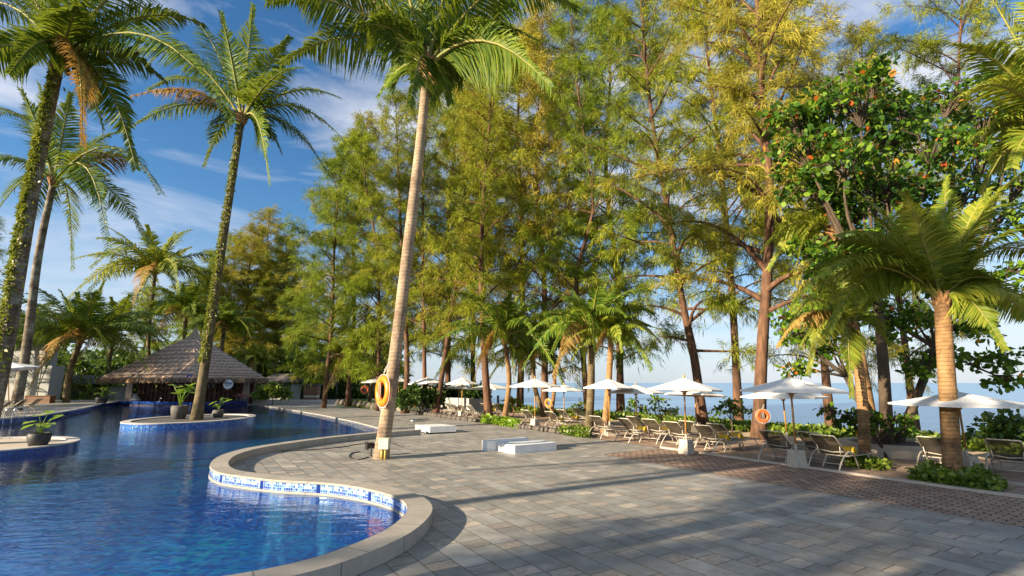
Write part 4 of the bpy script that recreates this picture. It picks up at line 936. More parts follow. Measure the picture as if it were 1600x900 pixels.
# ---------------------------------------------------------------- lifebuoys
def torus(name, R1, r2, m, parent=None, n=40, k=14):
    mb = MB(); vs = [((R1 + r2 * math.cos(2 * math.pi * j / k)) * math.cos(2 * math.pi * i / n), r2 * .8 * math.sin(2 * math.pi * j / k), (R1 + r2 * math.cos(2 * math.pi * j / k)) * math.sin(2 * math.pi * i / n)) for i in range(n) for j in range(k)]
    fs = [(i * k + j, i * k + (j + 1) % k, ((i + 1) % n) * k + (j + 1) % k, ((i + 1) % n) * k + j) for i in range(n) for j in range(k)]
    mb.add(vs, fs, 0, True); return mb.build(name, m, parent)
def lifebuoy(loc, rz, s, label, m='orange', rope=True):
    root = empty('lifebuoy', loc, rz, label, 'lifebuoy', 'ring lifebuoys hung on trunks')
    a = torus('ring', .335 * s, .105 * s, M[m], root); 
    if rope:
        mb = MB(); pts = []
        for i in range(25):
            t = 2 * math.pi * i / 24; q = (.455 + .025 * abs(math.sin(2 * t))) * s
            pts.append((q * math.cos(t), -.01, q * math.sin(t)))
        mb.tube(pts, .011 * s, 5, cap=False); mb.tube([(0, 0, .45 * s), (.03, .05, .60 * s), (.08, .12, .78 * s)], .012 * s, 5); mb.tube([(.02, -.02, .45 * s), (.06, .0, .60 * s), (.09, .08, .76 * s)], .010 * s, 5)
        mb.tube([(-.06 * s, -.11 * s, .24 * s), (-.03 * s, -.10 * s, 0), (-.05 * s, -.1 * s, -.27 * s)], .009 * s, 5); mb.tube([(.02 * s, -.11 * s, .24 * s), (.06 * s, -.10 * s, 0), (.02 * s, -.1 * s, -.27 * s)], .009 * s, 5)
        mb.tube([(-.16 * s, -.02, -.42 * s), (-.05 * s, -.03, -.52 * s), (.1 * s, -.03, -.5 * s), (.2 * s, 0, -.38 * s)], .010 * s, 5)
        mb.build('rope', M['rope'], root)
    return root
lb = D(598.5, 611, b4.y - .42)
lifebuoy(lb, R(-52), 1.0, 'large orange ring lifebuoy with white rope on the peninsula palm')
p = G(861, 652); lifebuoy(D(857, 630, p.y - .3), R(-40), .62, 'orange lifebuoy on the upright palm near the beach', 'orange')
p = G(1185, 686); lifebuoy(D(1192, 650, p.y - .55), R(-15), .55, 'red-orange lifebuoy on the massive casuarina trunk', 'orange_red')
p = G(576, 636); lifebuoy(D(570, 609, p.y - .9), R(10), .8, 'small red lifebuoy hanging at the bushy yellow-green palm', 'orange_red')

# ---------------------------------------------------------------- things at the foot of the lifebuoy palm
e = empty('electrical_box', G(605, 715) - Vector((0, .42, 0)), R(-8), 'cream electrical box on yellow conduits at the foot of the lifebuoy palm', 'utility box')
MB().box((0, 0, .43), (.28, .16, .28)).box((0, 0, .575), (.30, .18, .018)).build('box', M['cream'], e)
for x in (-.06, .04): MB().tube([(x, 0, 0), (x, 0, .295)], .03, 8).build('conduit', M['ypipe'], e)
e = empty('floodlight', G(577, 713), R(35), 'black floodlight with cable beside the lifebuoy palm', 'lamp')
MB().box((0, 0, .30), (.20, .15, .16)).box((-.10, 0, .30), (.03, .20, .22)).build('lamp_head', M['black'], e)
MB().tube([(0, -.12, .3), (0, -.12, .10), (.05, 0, .05), (0, .12, .10), (0, .12, .3)], .012, 5).tube([(.05, 0, 0), (.05, 0, .2)], .02, 6).build('bracket', M['black'], e)
MB().box((.24, .02, .27), (.2, .12, .12)).build('driver_box', M['black'], e)
def cable(pxs, label):
    mb = MB(); mb.tube(curve_pts([G(x, y, .012) for x, y in pxs], 24), .014, 6); tag(mb.build('cable', M['black']), label, 'cable')
cable([(582, 692), (560, 694), (530, 699), (480, 703), (440, 705)], 'black cable running left over the peninsula paving')
cable([(576, 714), (560, 718), (546, 714), (550, 708), (562, 706)], 'short looped cable left of the palm foot')
cable([(612, 692), (620, 695), (630, 698)], 'short cable end right of the electrical box')

# white deck boxes
def wbox(quad, z0, z1):
    pass
a, b_, d_ = G(804.5, 709.5), G(869.5, 703.5), G(774, 703.2)
def prism(mb, pts, z0, z1, m=0):
    n = len(pts); vs = [(p.x, p.y, z0) for p in pts] + [(p.x, p.y, z1) for p in pts]
    return mb.add(vs, [tuple(range(n, 2 * n))] + [(i, (i + 1) % n, n + (i + 1) % n, n + i) for i in range(n)], m)
ux = (b_ - a); vy = (d_ - a)
e = empty('deck_hatch', a, 0, 'wide white stepped hatch box on the deck, the nearer of the two', 'hatch box')
prism(MB(), [Vector(), ux, ux + vy * .93, vy * .93], 0, .24).build('box', M['white'], e)
o_ = vy * 1.0 - ux * .10
prism(MB(), [vy * .94 - ux * .22, vy * .94 + ux * .80, vy * 1.22 + ux * .80, vy * 1.22 - ux * .22], 0, .30).build('step', M['white'], e)
a, b_, d_ = G(671.5, 678.5), G(712.5, 676.5), G(648.5, 674.8)
ux, vy = b_ - a, d_ - a
e = empty('deck_hatch', a, 0, 'smaller white hatch box with a dark gap under its lid, beyond the peninsula coping', 'hatch box')
prism(MB(), [ux * .03 + vy * .05, ux * .97 + vy * .05, ux * .97 + vy, ux * .03 + vy], 0, .055).build('gap_shade', M['black'], e)  # black slab stands in for the shade in the gap under the lid
prism(MB(), [Vector(), ux, ux + vy, vy], .055, .30).build('lid', M['white'], e)
e = tess('deck_cover', [[G(x, y).to_2d() for x, y in ((640, 655), (668, 653), (672, 657), (646, 660))]], .006, M['roofgrey'])
q = MB().lathe([(.36, 0), (.36, .05), (.30, .07), (.001, .07)], n=20).build('drain_cover', M['steel'], loc=G(649, 657)); tag(q, 'round metal cover on the deck beyond the smaller hatch box', 'drain cover'); e['kind'] = 'structure'

# ---------------------------------------------------------------- islands and pots
def island(name, c, rx, ry, rz, h, label, fill, tiles):
    e = empty(name, (c[0], c[1], 0), rz, label, 'planter'); n = 56
    def el(k, z): return [(rx * k * math.cos(2 * math.pi * i / n), ry * k * math.sin(2 * math.pi * i / n)) for i in range(n + 1)]
    o_, i_ = el(1, 0), el(1 - .34 / rx, 0)
    mb = MB(); strip_uv(mb, o_, i_, h, h); strip_uv(mb, o_, o_, h - .04, h); strip_uv(mb, i_, i_, h - .12, h); mb.build('rim', M['coping_light'], e)
    mb = MB(); ot = el(.997, 0); strip_uv(mb, ot, ot, -1.3, h - .04); mb.build('tiled_wall', tiles, e)
    mb = MB(); mb.add([(x, y, h - .05) for x, y in i_[:-1]], [tuple(range(n))]); mb.build('bed', fill, e); return e
island('round_planter', (-17.4, 28.2), 2.75, 3.9, 0, .20, 'round white-rimmed island with a palm and two pots in the middle of the pool', M['potgrey'], M['tiles_mid'])
island('round_planter', (-17.1, 16.4), 2.7, 2.6, 0, .18, 'round tiled island at the left edge holding the creeper-covered palm', M['kerbstone'], M['tiles_blue'])
def pot_plant(loc, s, label, mt='pot', lf='broad', seed=1, kind='taro', prof=((.001, 0), (.30, 0), (.40, .22), (.43, .42), (.38, .50), (.34, .50), (.33, .42))):
    rng = np.random.default_rng(seed); e = empty('potted_plant', loc, 0, label, 'potted plant'); e.scale = (s, s, s) if not hasattr(s, '__len__') else s
    MB().lathe(prof, n=28).build('pot', M[mt], e)
    MB().lathe([(.001, .42), (.34, .42)], n=20).build('soil', M['soil'], e)
    mb = MB()
    for i in range(9 if kind == 'taro' else 7):
        a = i * 2.4; l = rng.uniform(.35, .85); out_ = rng.uniform(.15, .5); tip = Vector((math.cos(a) * out_, math.sin(a) * out_, .42 + l))
        sb = MB(); sb.tube([(0, 0, .42), (tip.x * .4, tip.y * .4, .42 + l * .6), tuple(tip)], [.018, .014, .01], 5); sb.build('stem', M['broad'], e)
        sz = rng.uniform(.36, .56) if kind == 'taro' else rng.uniform(.30, .40); d = Vector((math.cos(a), math.sin(a), rng.uniform(-.4, .5))).normalized(); sd_ = d.cross(Vector((0, 0, 1))).normalized(); nn = sd_.cross(d)
        w_ = .42 if kind == 'taro' else .18
        if kind != 'taro': sz *= 1.7
        pts = [tip - d * sz * .3, tip - d * sz * .15 - sd_ * sz * w_, tip + d * sz * .35 - sd_ * sz * w_ * .95 + nn * sz * .05, tip + d * sz * .8 - nn * sz * .12, tip + d * sz * .35 + sd_ * sz * w_ * .95 + nn * sz * .05, tip - d * sz * .15 + sd_ * sz * w_, tip + d * sz * .2 - nn * sz * .06]
        lb_ = MB(); lb_.add([tuple(p) for p in pts], [(0, 1, 6), (1, 2, 6), (2, 3, 6), (3, 4, 6), (4, 5, 6), (5, 0, 6)], 0, True); lb_.build('leaf', M['broad'], e)
    return e
pl = G(59, 697, .15); pl.z = .13
pot_plant(pl, (.70, .70, .85), 'black pot with bright arrow-shaped leaves on the left tiled island', 'pot', seed=3)
pl = G(279, 654.5, .15); pl.z = .15
pot_plant(pl, (1.0, 1.0, 1.45), 'large grey trough of tall bright leaves left of the island palm', 'potgrey', seed=4)
pl = G(340, 651.8, .15); pl.z = .15
pot_plant(pl, (.72, .72, .9), 'round grey pot with spreading pointed leaves right of the island palm', 'potgrey', seed=5, kind='lily', prof=((.001, 0), (.32, 0), (.42, .18), (.42, .34), (.34, .46), (.31, .46), (.30, .42)))
q = G(158, 630, BZ); q.z = BZ
pot_plant(q, 1.1, 'small black pot at the end of the left terrace', 'pot', seed=6, kind='lily')

# handrail of the left steps
mb = MB()
for dx in (0, .55): mb.tube(curve_pts([Vector((dx, dx * .3, -.3)), Vector((dx, dx * .3, .75)), Vector((dx + .25, dx * .3 + .1, 1.0)), Vector((dx + .6, dx * .3 + .3, .98)), Vector((dx + .75, dx * .3 + .4, .3))], 12), .03, 7)
tag(mb.build('handrail', M['steel'], loc=G(4, 663, .0)), 'curved pale handrail of the pool steps by the left terrace', 'handrail').scale = (.6, .6, .8)

# ---------------------------------------------------------------- thatched pool bar
EZ = 2.45; eF = D(304, 592, 44.5); eL = D(150, 592, 51.5); eR = D(419, 592, 52.5); eB = eL + eR - eF; apex = D(305, 521, 51.2)
for p in (eF, eL, eR, eB): p.z = EZ
hc = Vector(((eF.x + eB.x) / 2, (eF.y + eB.y) / 2, 0)); apex = Vector((D(305, 521, hc.y).x, hc.y, D(305, 521, hc.y).z))
hut = empty('thatched_bar', (hc.x, hc.y, 0), 0, 'open swim-up bar under a steep thatched pyramid roof at the far end of the pool', 'bar')
mb = MB(); rngp = random.Random(8); N = 22
for a, b in ((eL, eF), (eF, eR), (eR, eB), (eB, eL)):
    u_len = (b - a).length; grid = []
    for i in range(N + 1):
        for j in range(N + 1):
            f = i / N; base = a.lerp(b, j / N); p = base.lerp(apex, f) - hc
            p.z += -.10 * math.sin(f * math.pi) * .8 + (rngp.uniform(-.05, .05) if 0 < i < N else 0)
            grid.append(tuple(p))
    fs = [(i * (N + 1) + j, i * (N + 1) + j + 1, (i + 1) * (N + 1) + j + 1, (i + 1) * (N + 1) + j) for i in range(N) for j in range(N)]
    sl = (apex - a.lerp(b, .5)).length
    uv = [[((j + dj - N / 2) / N * u_len * (1 - (i + di) / N), (i + di) / N * sl) for di, dj in ((0, 0), (0, 1), (1, 1), (1, 0))] for i in range(N) for j in range(N)]
    mb.add(grid, fs, 0, True, uv)
    ap = [(a - hc), (b - hc), (b.lerp(hc + Vector((0, 0, EZ)), .08) - hc)]
roof = mb.build('roof', M['thatch'], hut)
mb = MB(); t0 = apex - hc
mb.lathe([(.75, -.75), (.42, -.2), (.20, .25), (.06, .6), (.001, .75)], tuple(t0), 10, 0); mb.build('roof_cap', M['thatch_fringe'], roof)
# laths over the thatch
for a, b in ((eL, eF), (eF, eR)):
    mb = MB(); nrm_ = (b - a).cross(apex - a).normalized(); nrm_ = nrm_ if nrm_.y < 0 else -nrm_; sg = 1 if a is eL else -1
    for k in range(17):
        f0 = (k + .7) / 18; p = a.lerp(b, f0); top = 1 - abs(2 * f0 - 1)
        e0 = p.lerp(apex, .10); c0 = a.lerp(b, .5); 
        dirv = (apex - a.lerp(b, .5)); t_ = max(0, min(.93, (1 - abs(2 * f0 - 1)) * .97))
        pts = []
        for q in range(7):
            f = .10 + (t_ - .10) * q / 6
            if t_ < .18: break
            w0 = a.lerp(b, .5) + (p - a.lerp(b, .5)) + dirv * f; w0.z += -.08 * math.sin(f * math.pi) + .08
            pts.append(w0 + nrm_ * .04 - hc)
        if len(pts) > 2: mb.tube(pts, .035 if k % 2 else .022, 4)
    for f, w0_ in ((.08, .05), (.3, .02), (.5, .02), (.68, .02)):
        pts = [a.lerp(b, q / 6).lerp(apex, f) + nrm_ * .06 + Vector((0, 0, .08 - .08 * math.sin(f * math.pi))) - hc for q in range(7)]; mb.tube(pts, w0_, 4)
    mb.build('lath', M['bamboo'], roof)
# fringe
rng = np.random.default_rng(9); Ps = []; Ds = []
for a, b in ((eL, eF), (eF, eR), (eR, eB), (eB, eL)):
    n = 1500; f = rng.uniform(0, 1, n)[:, None]; A, B = np.array(tuple(a - hc)), np.array(tuple(b - hc)); P = A * (1 - f) + B * f; inw = nrm(-(A + B)); P = P + inw * rng.uniform(-.06, .30, n)[:, None] * np.array([1, 1, 0]); P[:, 2] += rng.uniform(-.02, .22, n)
    Ps.append(P); Ds.append(nrm(np.array([0, 0, -1.]) - inw * .35 * np.array([1, 1, 0]) + rng.normal(size=(n, 3)) * .22))
P = np.concatenate(Ps); Dr = np.concatenate(Ds); V, F = tri_needles(P, Dr, rng.uniform(.18, .44, len(P)), rng.uniform(.03, .07, len(P)), rng)
put(bpy.data.objects.new('eave_fringe', np_mesh('eave_fringe', V, F, M['thatch_fringe'])), roof)
cols = [Vector((hutL.x, hutL.y, 0)) + Vector((.5, .6, 0)), Vector((hutF.x, hutF.y, 0)) + Vector((0, .9, 0)), Vector((hutR.x, hutR.y, 0)) + Vector((-.6, .6, 0))]
cols.append(cols[0] + cols[2] - cols[1])
for p in cols: MB().box((p.x - hc.x, p.y - hc.y, 1.3), (.5, .5, 2.6), R(20)).build('column', M['column'], hut)
# counter, back wall
for a, b in ((hutL, hutF), (hutF, hutR)):
    mb = MB(); strip_uv(mb, [a, b], [a, b], -1.3, .30); dv = (b - a).normalized(); nv = Vector((-dv.y, dv.x)); nv = nv if nv.y > 0 else -nv
    for i, v in enumerate(mb.v): mb.v[i] = (v[0] - hc.x, v[1] - hc.y, v[2])
    mb.build('tiled_front', M['tiles_blue'], hut)
    mb = MB(); a2, b2 = a + nv * .6, b + nv * .6; prism(mb, [Vector((q.x - hc.x, q.y - hc.y, 0)) for q in (a, b, b2, a2)], .30, .36); mb.build('counter_top', M['tiles_blue'], hut)
    a3, b3_ = a + nv * 3.6 + dv * 1.2, b + nv * 3.6 - dv * .4
wa, wb = hutL + Vector((.5, 1.6)), hutR + Vector((-.4, 1.6)); wv = (wb - wa).normalized()
prism(MB(), [Vector((q.x - hc.x, q.y - hc.y, 0)) for q in (wa, wb, wb + Vector((0, .2)), wa + Vector((0, .2)))], -.02, 2.7).build('back_wall', M['redwood'], hut)
for k in range(26):
    q = wa.lerp(wb, (k + .5) / 26) - Vector((0, .06)); MB().box((q.x - hc.x, q.y - hc.y, 1.3), (.10 + .08 * (k % 3), .08, 2.4 - .2 * (k % 2)), 0).build('slat', M['redwood'], hut)
for k in range(9):
    q = wa.lerp(wb, (k + .6) / 9.4) - Vector((0, .35)); MB().box((q.x - hc.x, q.y - hc.y, 1.05 + .25 * (k % 3)), (.9, .3, .05)).lathe([(.001, 0), (.06, 0), (.06, .22), (.02, .28), (.02, .36), (.001, .36)], (q.x - hc.x - .2, q.y - hc.y, 1.08 + .25 * (k % 3)), 8).lathe([(.001, 0), (.07, 0), (.07, .18), (.03, .24), (.001, .30)], (q.x - hc.x + .15, q.y - hc.y, 1.08 + .25 * (k % 3)), 8).build('bottle_shelf', M['wicker'], hut)
mb = MB(); prism(mb, [Vector((q.x - hc.x, q.y - hc.y, 0)) * .93 for q in (eL, eF, eR, eB)], 2.52, 2.56); mb.build('ceiling', M['redwood'], hut)
mb = MB(); prism(mb, [Vector((q.x - hc.x, q.y - hc.y, 0)) for q in (hutL, hutF, hutR)] + [cols[3] - hc], -.02, .12); mb.build('bar_floor', M['redwood'], hut)
# pendant basket lamps
for i, (px, Y) in enumerate(((208, 48.6), (242, 48), (270, 47.2), (321, 47), (341, 47.8), (373, 49.2))):
    c = D(px, 597, Y); e = empty('pendant_lamp', (c.x, c.y, 2.45), 0, ('leftmost basket lamp under the bar eave', 'second basket lamp from the left under the bar eave', 'basket lamp just left of the front column of the bar', 'basket lamp just right of the island palm under the eave', 'basket lamp left of the round sign', 'basket lamp right of the round sign')[i], 'lamp', 'basket lamps hanging under the bar eave')
    MB().lathe([(.05, .12), (.35, .06), (.52, -.10), (.58, -.30), (.55, -.38)], n=18).build('lamp_shade', M['wicker'], e); MB().tube([(0, 0, .1), (0, 0, .3)], .012, 5).build('cord', M['black'], e)
# round sign with blue lettering
def text(body, size, m, parent, loc, rot, shear=0, name='lettering', ext=.006):
    cu = bpy.data.curves.new(name, 'FONT'); cu.body = body; cu.size = size; cu.extrude = ext; cu.align_x = 'CENTER'; cu.align_y = 'CENTER'; cu.shear = shear; cu.offset = size * .02
    tmp = bpy.data.objects.new('t', cu); C.objects.link(tmp); bpy.context.view_layer.update()
    me = bpy.data.meshes.new_from_object(tmp.evaluated_get(bpy.context.evaluated_depsgraph_get())); C.objects.unlink(tmp); bpy.data.objects.remove(tmp)
    me.materials.clear(); me.materials.append(m); o = bpy.data.objects.new(name, me); put(o, parent); o.location = loc; o.rotation_euler = rot; return o
c = D(356.5, 600.5, 47.6); s_ = 47.6 / 745
sg = empty('round_sign', c, R(25), 'round white sign with blue script hanging under the bar eave', 'sign')
n = 36; mb = MB(); rr_ = 6.4 * s_; vs = [(rr_ * math.cos(2 * math.pi * i / n), y, rr_ * 1.1 * math.sin(2 * math.pi * i / n)) for y in (-.03, .03) for i in range(n)]
mb.add(vs, [tuple(range(n)), tuple(range(2 * n - 1, n - 1, -1))] + [(i, n + i, n + (i + 1) % n, (i + 1) % n) for i in range(n)]); mb.build('board', M['white'], sg)
text('dink', .34, M['blueink'], sg, (0, -.04, .10), (R(90), 0, 0), .3); 
MB().box((-.02, -.036, -.10), (.42, .008, .05)).build('underline', M['greyink'], sg)
MB().tube([(-.1, 0, rr_), (-.1, 0, rr_ + .35)], .012, 5).tube([(.1, 0, rr_), (.1, 0, rr_ + .35)], .012, 5).build('hanger', M['rope'], sg)
c = D(296, 590, 44.9); sg = empty('depth_sign', c, R(10), 'small dark square sign with a white figure on the front column of the bar', 'sign')
MB().box((0, 0, 0), (.46, .05, .52)).build('board', M['blueink'], sg); text('4', .38, M['white'], sg, (0, -.03, 0), (R(90), 0, 0))
# tap, towels, bottles, flowers
c = D(249, 629, 47.6); c.z = .36; e = empty('bar_tap', c, R(-30), 'chrome swan-neck tap on the bar counter', 'tap')
MB().tube(curve_pts([(0, 0, 0), (0, 0, .28), (.08, 0, .38), (.2, 0, .34), (.22, 0, .24)], 12), .03, 7).build('spout', M['steel'], e); MB().lathe([(.12, 0), (.12, .04), (.05, .08)], n=12).build('tap_base', M['steel'], e)
c = D(204, 630, 50.0); c.z = .36
for k in range(4):
    o = MB().lathe([(.001, 0), (.56 - k * .10, 0), (.58 - k * .10, .08), (.54 - k * .11, .17), (.001, .17)], n=20).build('folded_towel', M['canvas'] if k % 2 == 0 else M['rope'], loc=c + Vector((-.05 * k, .5, .175 * k)))
    tag(o, ('lowest folded white towel of the heap at the left end of the counter', 'second folded towel from the bottom of the heap on the counter', 'third folded towel up the heap on the counter', 'topmost folded towel of the heap on the counter')[k], 'towel', 'heap of folded towels')
for i, px in enumerate((275, 280, 283, 322, 326, 333)):
    c = D(px, 604, 48.4); o = MB().lathe([(.02, -.16), (.03, -.13), (.02, -.02), (.07, .06), (.08, .16), (.06, .2)], n=10).build('wine_glass', M['rope'], loc=c)
    tag(o, ('leftmost hanging glass left of the bar front column', 'middle hanging glass left of the bar front column', 'right hanging glass left of the bar front column', 'leftmost hanging glass right of the island palm', 'middle hanging glass right of the island palm', 'right hanging glass right of the island palm')[i], 'glass', 'pale glasses hanging in the bar')
rng_ = random.Random(4)
for i, (px, lab) in enumerate(((370, 'left clay jar with pink flowers on the right end of the counter'), (377, 'middle jar with pink flowers on the counter end'), (385, 'right dark jar with flowers beside the right column'))):
    c = D(px, 628, 49.6); c.z = .36; e = empty('flower_jar', c, 0, lab, 'flower jar', 'jars on the bar counter')
    MB().lathe([(.001, 0), (.13, 0), (.18, .14), (.12, .28), (.09, .30)], n=12).build('jar', M['potgrey'], e)
    mb = MB()
    for k in range(9):
        q = (rng_.uniform(-.24, .24), rng_.uniform(-.2, .2), rng_.uniform(.36, .66)); mb.lathe([(.001, -.07), (.09, -.02), (.07, .06), (.001, .08)], q, 6)
    mb.build('flowers', M['flower'], e)

# ---------------------------------------------------------------- far buildings and small things
c = D(40, 600, 56); bl = empty('grey_building', (c.x, c.y, 0), 0, 'pale grey rendered building at the left edge behind the palms', 'building')
wR = D(62, 600, 54).x - c.x
MB().box((wR - 9, -1.2, 3.0), (18, 1.6, 6.6)).build('wall', M['wallgrey'], bl)
MB().box((wR + .45, -1.2, 1.9), (1.1, 1.6, 4.0)).build('pillar', M['wallgrey'], bl)
mb = MB(); mb.add([(wR - 20, -3.5, 6.5), (wR + 1.2, -3.5, 6.5), (wR + 1.2, 2, 6.6), (wR - 20, 2, 6.6), (wR - 20, -.8, 9.2), (wR - 3.5, -.8, 9.2)], [(0, 1, 5, 4), (1, 2, 5), (2, 3, 4, 5), (0, 3, 2, 1)]); mb.build('roof', M['roofgrey'], bl)
c = D(60, 640, 46); e = empty('storage_bench', (c.x, c.y, BZ), R(8), 'brown wooden storage bench against the grey building', 'bench')
MB().box((0, 0, .30), (2.0, .7, .6)).build('chest', M['box_wood'], e); MB().box((0, -.01, .63), (2.08, .78, .05)).build('lid', M['box_wood'], e)
def pavilion(x0, x1, Y, ev, ap, label, m, wall=True):
    a, b = D(x0, 600, Y), D(x1, 600, Y); cx = (a.x + b.x) / 2; w2 = (b.x - a.x) / 2; e = empty('pavilion', (cx, Y, 0), R(-8), label, 'pavilion'); zt = D(x0, ap, Y).z; ze = D(x0, ev, Y).z
    mb = MB(); mb.add([(-w2, -2.5, ze), (w2, -2.5, ze), (w2, 2.5, ze), (-w2, 2.5, ze), (-w2 * .8, 0, zt), (w2 * .8, 0, zt), (-w2, -2.5, ze - .15), (w2, -2.5, ze - .15), (w2, 2.5, ze - .15), (-w2, 2.5, ze - .15)],
        [(0, 1, 5, 4), (1, 2, 5), (2, 3, 4, 5), (3, 0, 4), (6, 7, 1, 0), (7, 8, 2, 1), (8, 9, 3, 2), (9, 6, 0, 3), (9, 8, 7, 6)]); mb.build('roof', M[m], e)
    for x in (-w2 * .85, w2 * .85):
        for y in (-2, 2): MB().tube([(x, y, 0), (x, y, ze)], .12, 8).build('post', M['bark_grey'], e)
    if wall: MB().box((0, .6, ze * .42), (w2 * 1.5, 2.2, ze * .84)).build('wall', M['wallgrey'], e)
    return e
pavilion(420, 466, 64, 596, 584, 'small grey-roofed pavilion right of the thatched bar', 'roofgrey')
pavilion(96, 196, 60, 598, 586, 'long low grey-roofed shelter left of the thatched bar', 'roofgrey')
c = D(487, 620, 57); e = empty('kiosk', (c.x, c.y, 0), R(5), 'brown kiosk with a cream panel beyond the low wall', 'kiosk')
MB().box((0, 0, 1.3), (1.5, 1.2, 1.1)).build('upper_panel', M['box_wood'], e); MB().box((0, 0, .62), (1.4, 1.1, .26)).build('cream_panel', M['cream'], e); MB().box((0, 0, .25), (1.45, 1.15, .48)).build('base', M['box_wood'], e); MB().box((0, 0, 1.9), (1.8, 1.5, .1)).build('roof', M['roofgrey'], e)
c = D(518, 620, 52); e = empty('direction_sign', (c.x, c.y, 0), R(5), 'dark hanging signboard with pale lettering between the trunks', 'sign')
MB().box((0, 0, 2.35), (.75, .08, 1.25)).build('board', M['black'], e)
for z, wd, tx in ((2.78, .5, 'POOL'), (2.5, .5, 'BAR'), (2.2, .5, 'BEACH')): pass
for z, w_ in ((2.80, .40), (2.62, .28), (2.42, .46), (2.22, .42), (1.98, .5)): MB().box((0, -.05, z), (w_, .01, .07)).build('lettering_row', M['wallgrey'], e)
for x in (-.45, .45): MB().tube([(x, .05, 0), (x, .05, 3.1)], .07, 7).build('post', M['black'], e)
rs = random.Random(12)
for i in range(9):
    p = D(529 + i * 7.0, 627, 50.5 - i * 1.05); p.z = 0; mb = MB(); s_ = rs.uniform(.26, .34)
    mb.lathe([(.001, 0), (s_, 0), (s_ * 1.1, .2), (s_ * .8, .42), (s_ * .3, .5), (.001, .5)], n=8)
    mb.v = [(x * rs.uniform(.9, 1.1), y * rs.uniform(.9, 1.1), z) for x, y, z in mb.v]
    o = mb.build('edging_stone', M['cobble'], loc=p, rz=rs.uniform(0, 6)); tag(o, ('leftmost', 'second', 'third', 'fourth', 'fifth', 'sixth', 'seventh', 'eighth', 'rightmost')[i] + ' dark rounded stone, from the left, in the row at the deck corner', 'stone', 'row of rounded stones at the deck corner')
# low cobble wall strip along the deck edge
rng = np.random.default_rng(22); mb = MB(); n = 0
for s in np.arange(12.2, 31.5, .30):
    for q in range(2):
        if 17.5 < s < 21.5 : continue
        pp = SDp(s + rng.uniform(-.06, .06), .10 + q * .26, 0); r_ = rng.uniform(.10, .16)
        mb.lathe([(.001, -.02), (r_, 0), (r_ * 1.05, .09), (r_ * .6, .18), (.001, .20)], tuple(pp), 6, 0); n += 1
tag(mb.build('cobble_edging', M['cobble']), 'strip of small dark cobbles along the deck edge in front of the loungers', 'cobble edging', kind='stuff')
# round planter wall (white) on the right
c = G(1378, 712).to_2d(); c = c + DD * .9
e = empty('planter_wall', (c.x, c.y, 0), 0, 'low cream curved planter wall around the almond trunks', 'planter'); mb = MB(); n = 40
o_ = [(1.5 * math.cos(2 * math.pi * i / n), 1.35 * math.sin(2 * math.pi * i / n)) for i in range(n + 1)]; i_ = [(x * .80, y * .80) for x, y in o_]
strip_uv(mb, o_, i_, .34, .34); strip_uv(mb, o_, o_, 0, .34); strip_uv(mb, i_, i_, .2, .34); mb.build('wall', M['kerbstone'], e)
mb = MB(); mb.add([(x, y, .27) for x, y in i_[:-1]], [tuple(range(n))]); mb.build('soil', M['soil'], e)
# curved grey sea wall behind the small umbrellas
p0, p1, p2 = D(688, 636, 40.5), D(722, 636, 39), D(752, 636, 36.5)
o = kerb('sea_wall', curve_pts([p0, p1, p2], 8), .3, -.05, .95, M['wallgrey']); tag(o, 'curved grey concrete wall behind the small umbrellas', 'wall')
p = G(778, 652); o = MB().tube([(0, 0, 0), (0, 0, 1.25)], .07, 8).lathe([(.08, 1.25), (.08, 1.3), (.001, 1.33)], n=8).build('bollard_post', M['bark_grey'], loc=p); tag(o, 'short dark post behind the dark lounger near the beach', 'post')
# thin path lights / young palm on bank
b = G(799, 652); c = D(801, 634, b.y)
palm(b, c, auto_tips(c, .95, 8, 9, -5, 70), 'tiny young palm on the beach bank in front of the open sea', 77, (.06, .05), .3, 'frond_lit', 'ptrunk_short', [], 22, .5, w_=.02, husk=.08, dead=0, group='young palms')
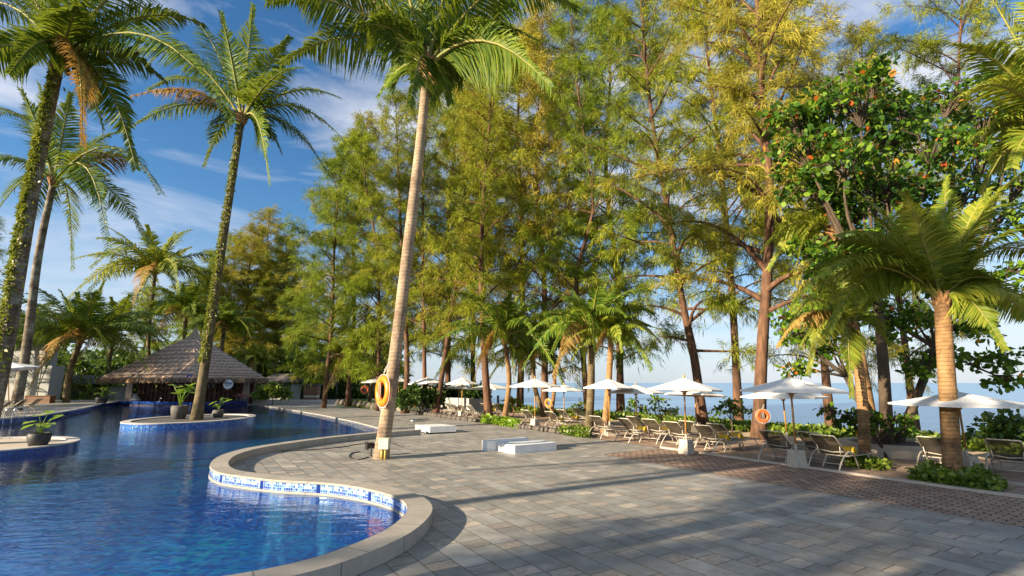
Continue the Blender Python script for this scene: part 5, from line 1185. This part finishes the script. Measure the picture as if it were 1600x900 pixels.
# rocks and far beach plants
for i, (px, py, s_) in enumerate(((612, 618, 1.2), (640, 613, 1.6), (665, 612, 1.3), (696, 616, 1.0))):
    p = G(px, py, -1.3); mb = MB(); s2 = s_ * p.y / 90; mb.lathe([(.001, -.3), (1.6, 0), (1.4, .5), (.8, .8), (.001, .9)], n=9); mb.v = [(x * rs.uniform(.8, 1.3) * s2, y * rs.uniform(.8, 1.2) * s2, z * s2) for x, y, z in mb.v]
    tag(mb.build('shore_rock', M['rock'], loc=p), ('leftmost dark shore rock beside the lifebuoy palm', 'widest dark shore rock left of the pole above the bush', 'dark shore rock behind the pale lounger', 'rightmost dark shore rock before the curved wall')[i], 'rock', 'dark rocks on the far shore')
# mooring pole in the sea at the right
p = G(1560, 650, -1.42); tag(MB().tube([(0, 0, -.3), (0, 0, 1.5)], .05, 6).build('marker_pole', M['white'], loc=p), 'thin white marker pole standing in the sea at the far right', 'pole')

# ---------------------------------------------------------------- trees standing left of and behind the viewpoint (their shadows cross the deck)
def shade_palm(x, y, h, seed, lab, Rp=4.2):
    c = Vector((x + 1.0, y + .4, h)); palm((x, y, 0), c, auto_tips(c, Rp, 20, seed, -35, 75), lab, seed, (.24, .17), Rp * .2, 'frond', 'ptrunk', [], 36, .8, w_=.035, dead=1, group='palms left of and behind the viewpoint')
shade_palm(-9.5, 1.2, 11.5, 301, 'palm on the near bank to the left of the viewpoint, throwing the trunk shadow')
shade_palm(-16, -6, 9.5, 302, 'palm behind the viewpoint, farthest left of the near bank group')
shade_palm(-12, -3.5, 8.2, 303, 'palm behind the viewpoint with low crown over the near bank')
shade_palm(-20, -1.5, 10, 304, 'palm on the near bank beside the wide left end of the pool')
root = cas_root((-26, -9.4, 0), 'casuarina behind the viewpoint whose shadow lies across the near deck', 'casuarinas on the left bank')
for nm, me in zip(('trunk', 'crown'), variants[1]):
    o = bpy.data.objects.new(nm, me); put(o, root); o.scale = (.62, .62, .72)
for i, (x, y, h, k) in enumerate(((-46, 37, 19, 1), (-52, 44, 21, 0), (-56, 30, 20, 2), (-62, 40, 22, 0), (-58, 50, 20, 1), (-44, 28, 16, 1))):
    root = cas_root((x, y, 0), ('casuarina nearest the bar on the left bank, outside the picture', 'casuarina behind the left building wall', 'casuarina at the left bank bend', 'farthest casuarina of the left bank', 'casuarina over the roof of the left building', 'lowest casuarina of the left bank')[i], 'casuarinas on the left bank')
    root.rotation_euler = (0, 0, i * 1.3)
    for nm, me in zip(('trunk', 'crown'), variants[k]):
        o = bpy.data.objects.new(nm, me); put(o, root); o.scale = (h / 21.5 * 1.3, h / 21.5 * 1.3, h / 21.5)
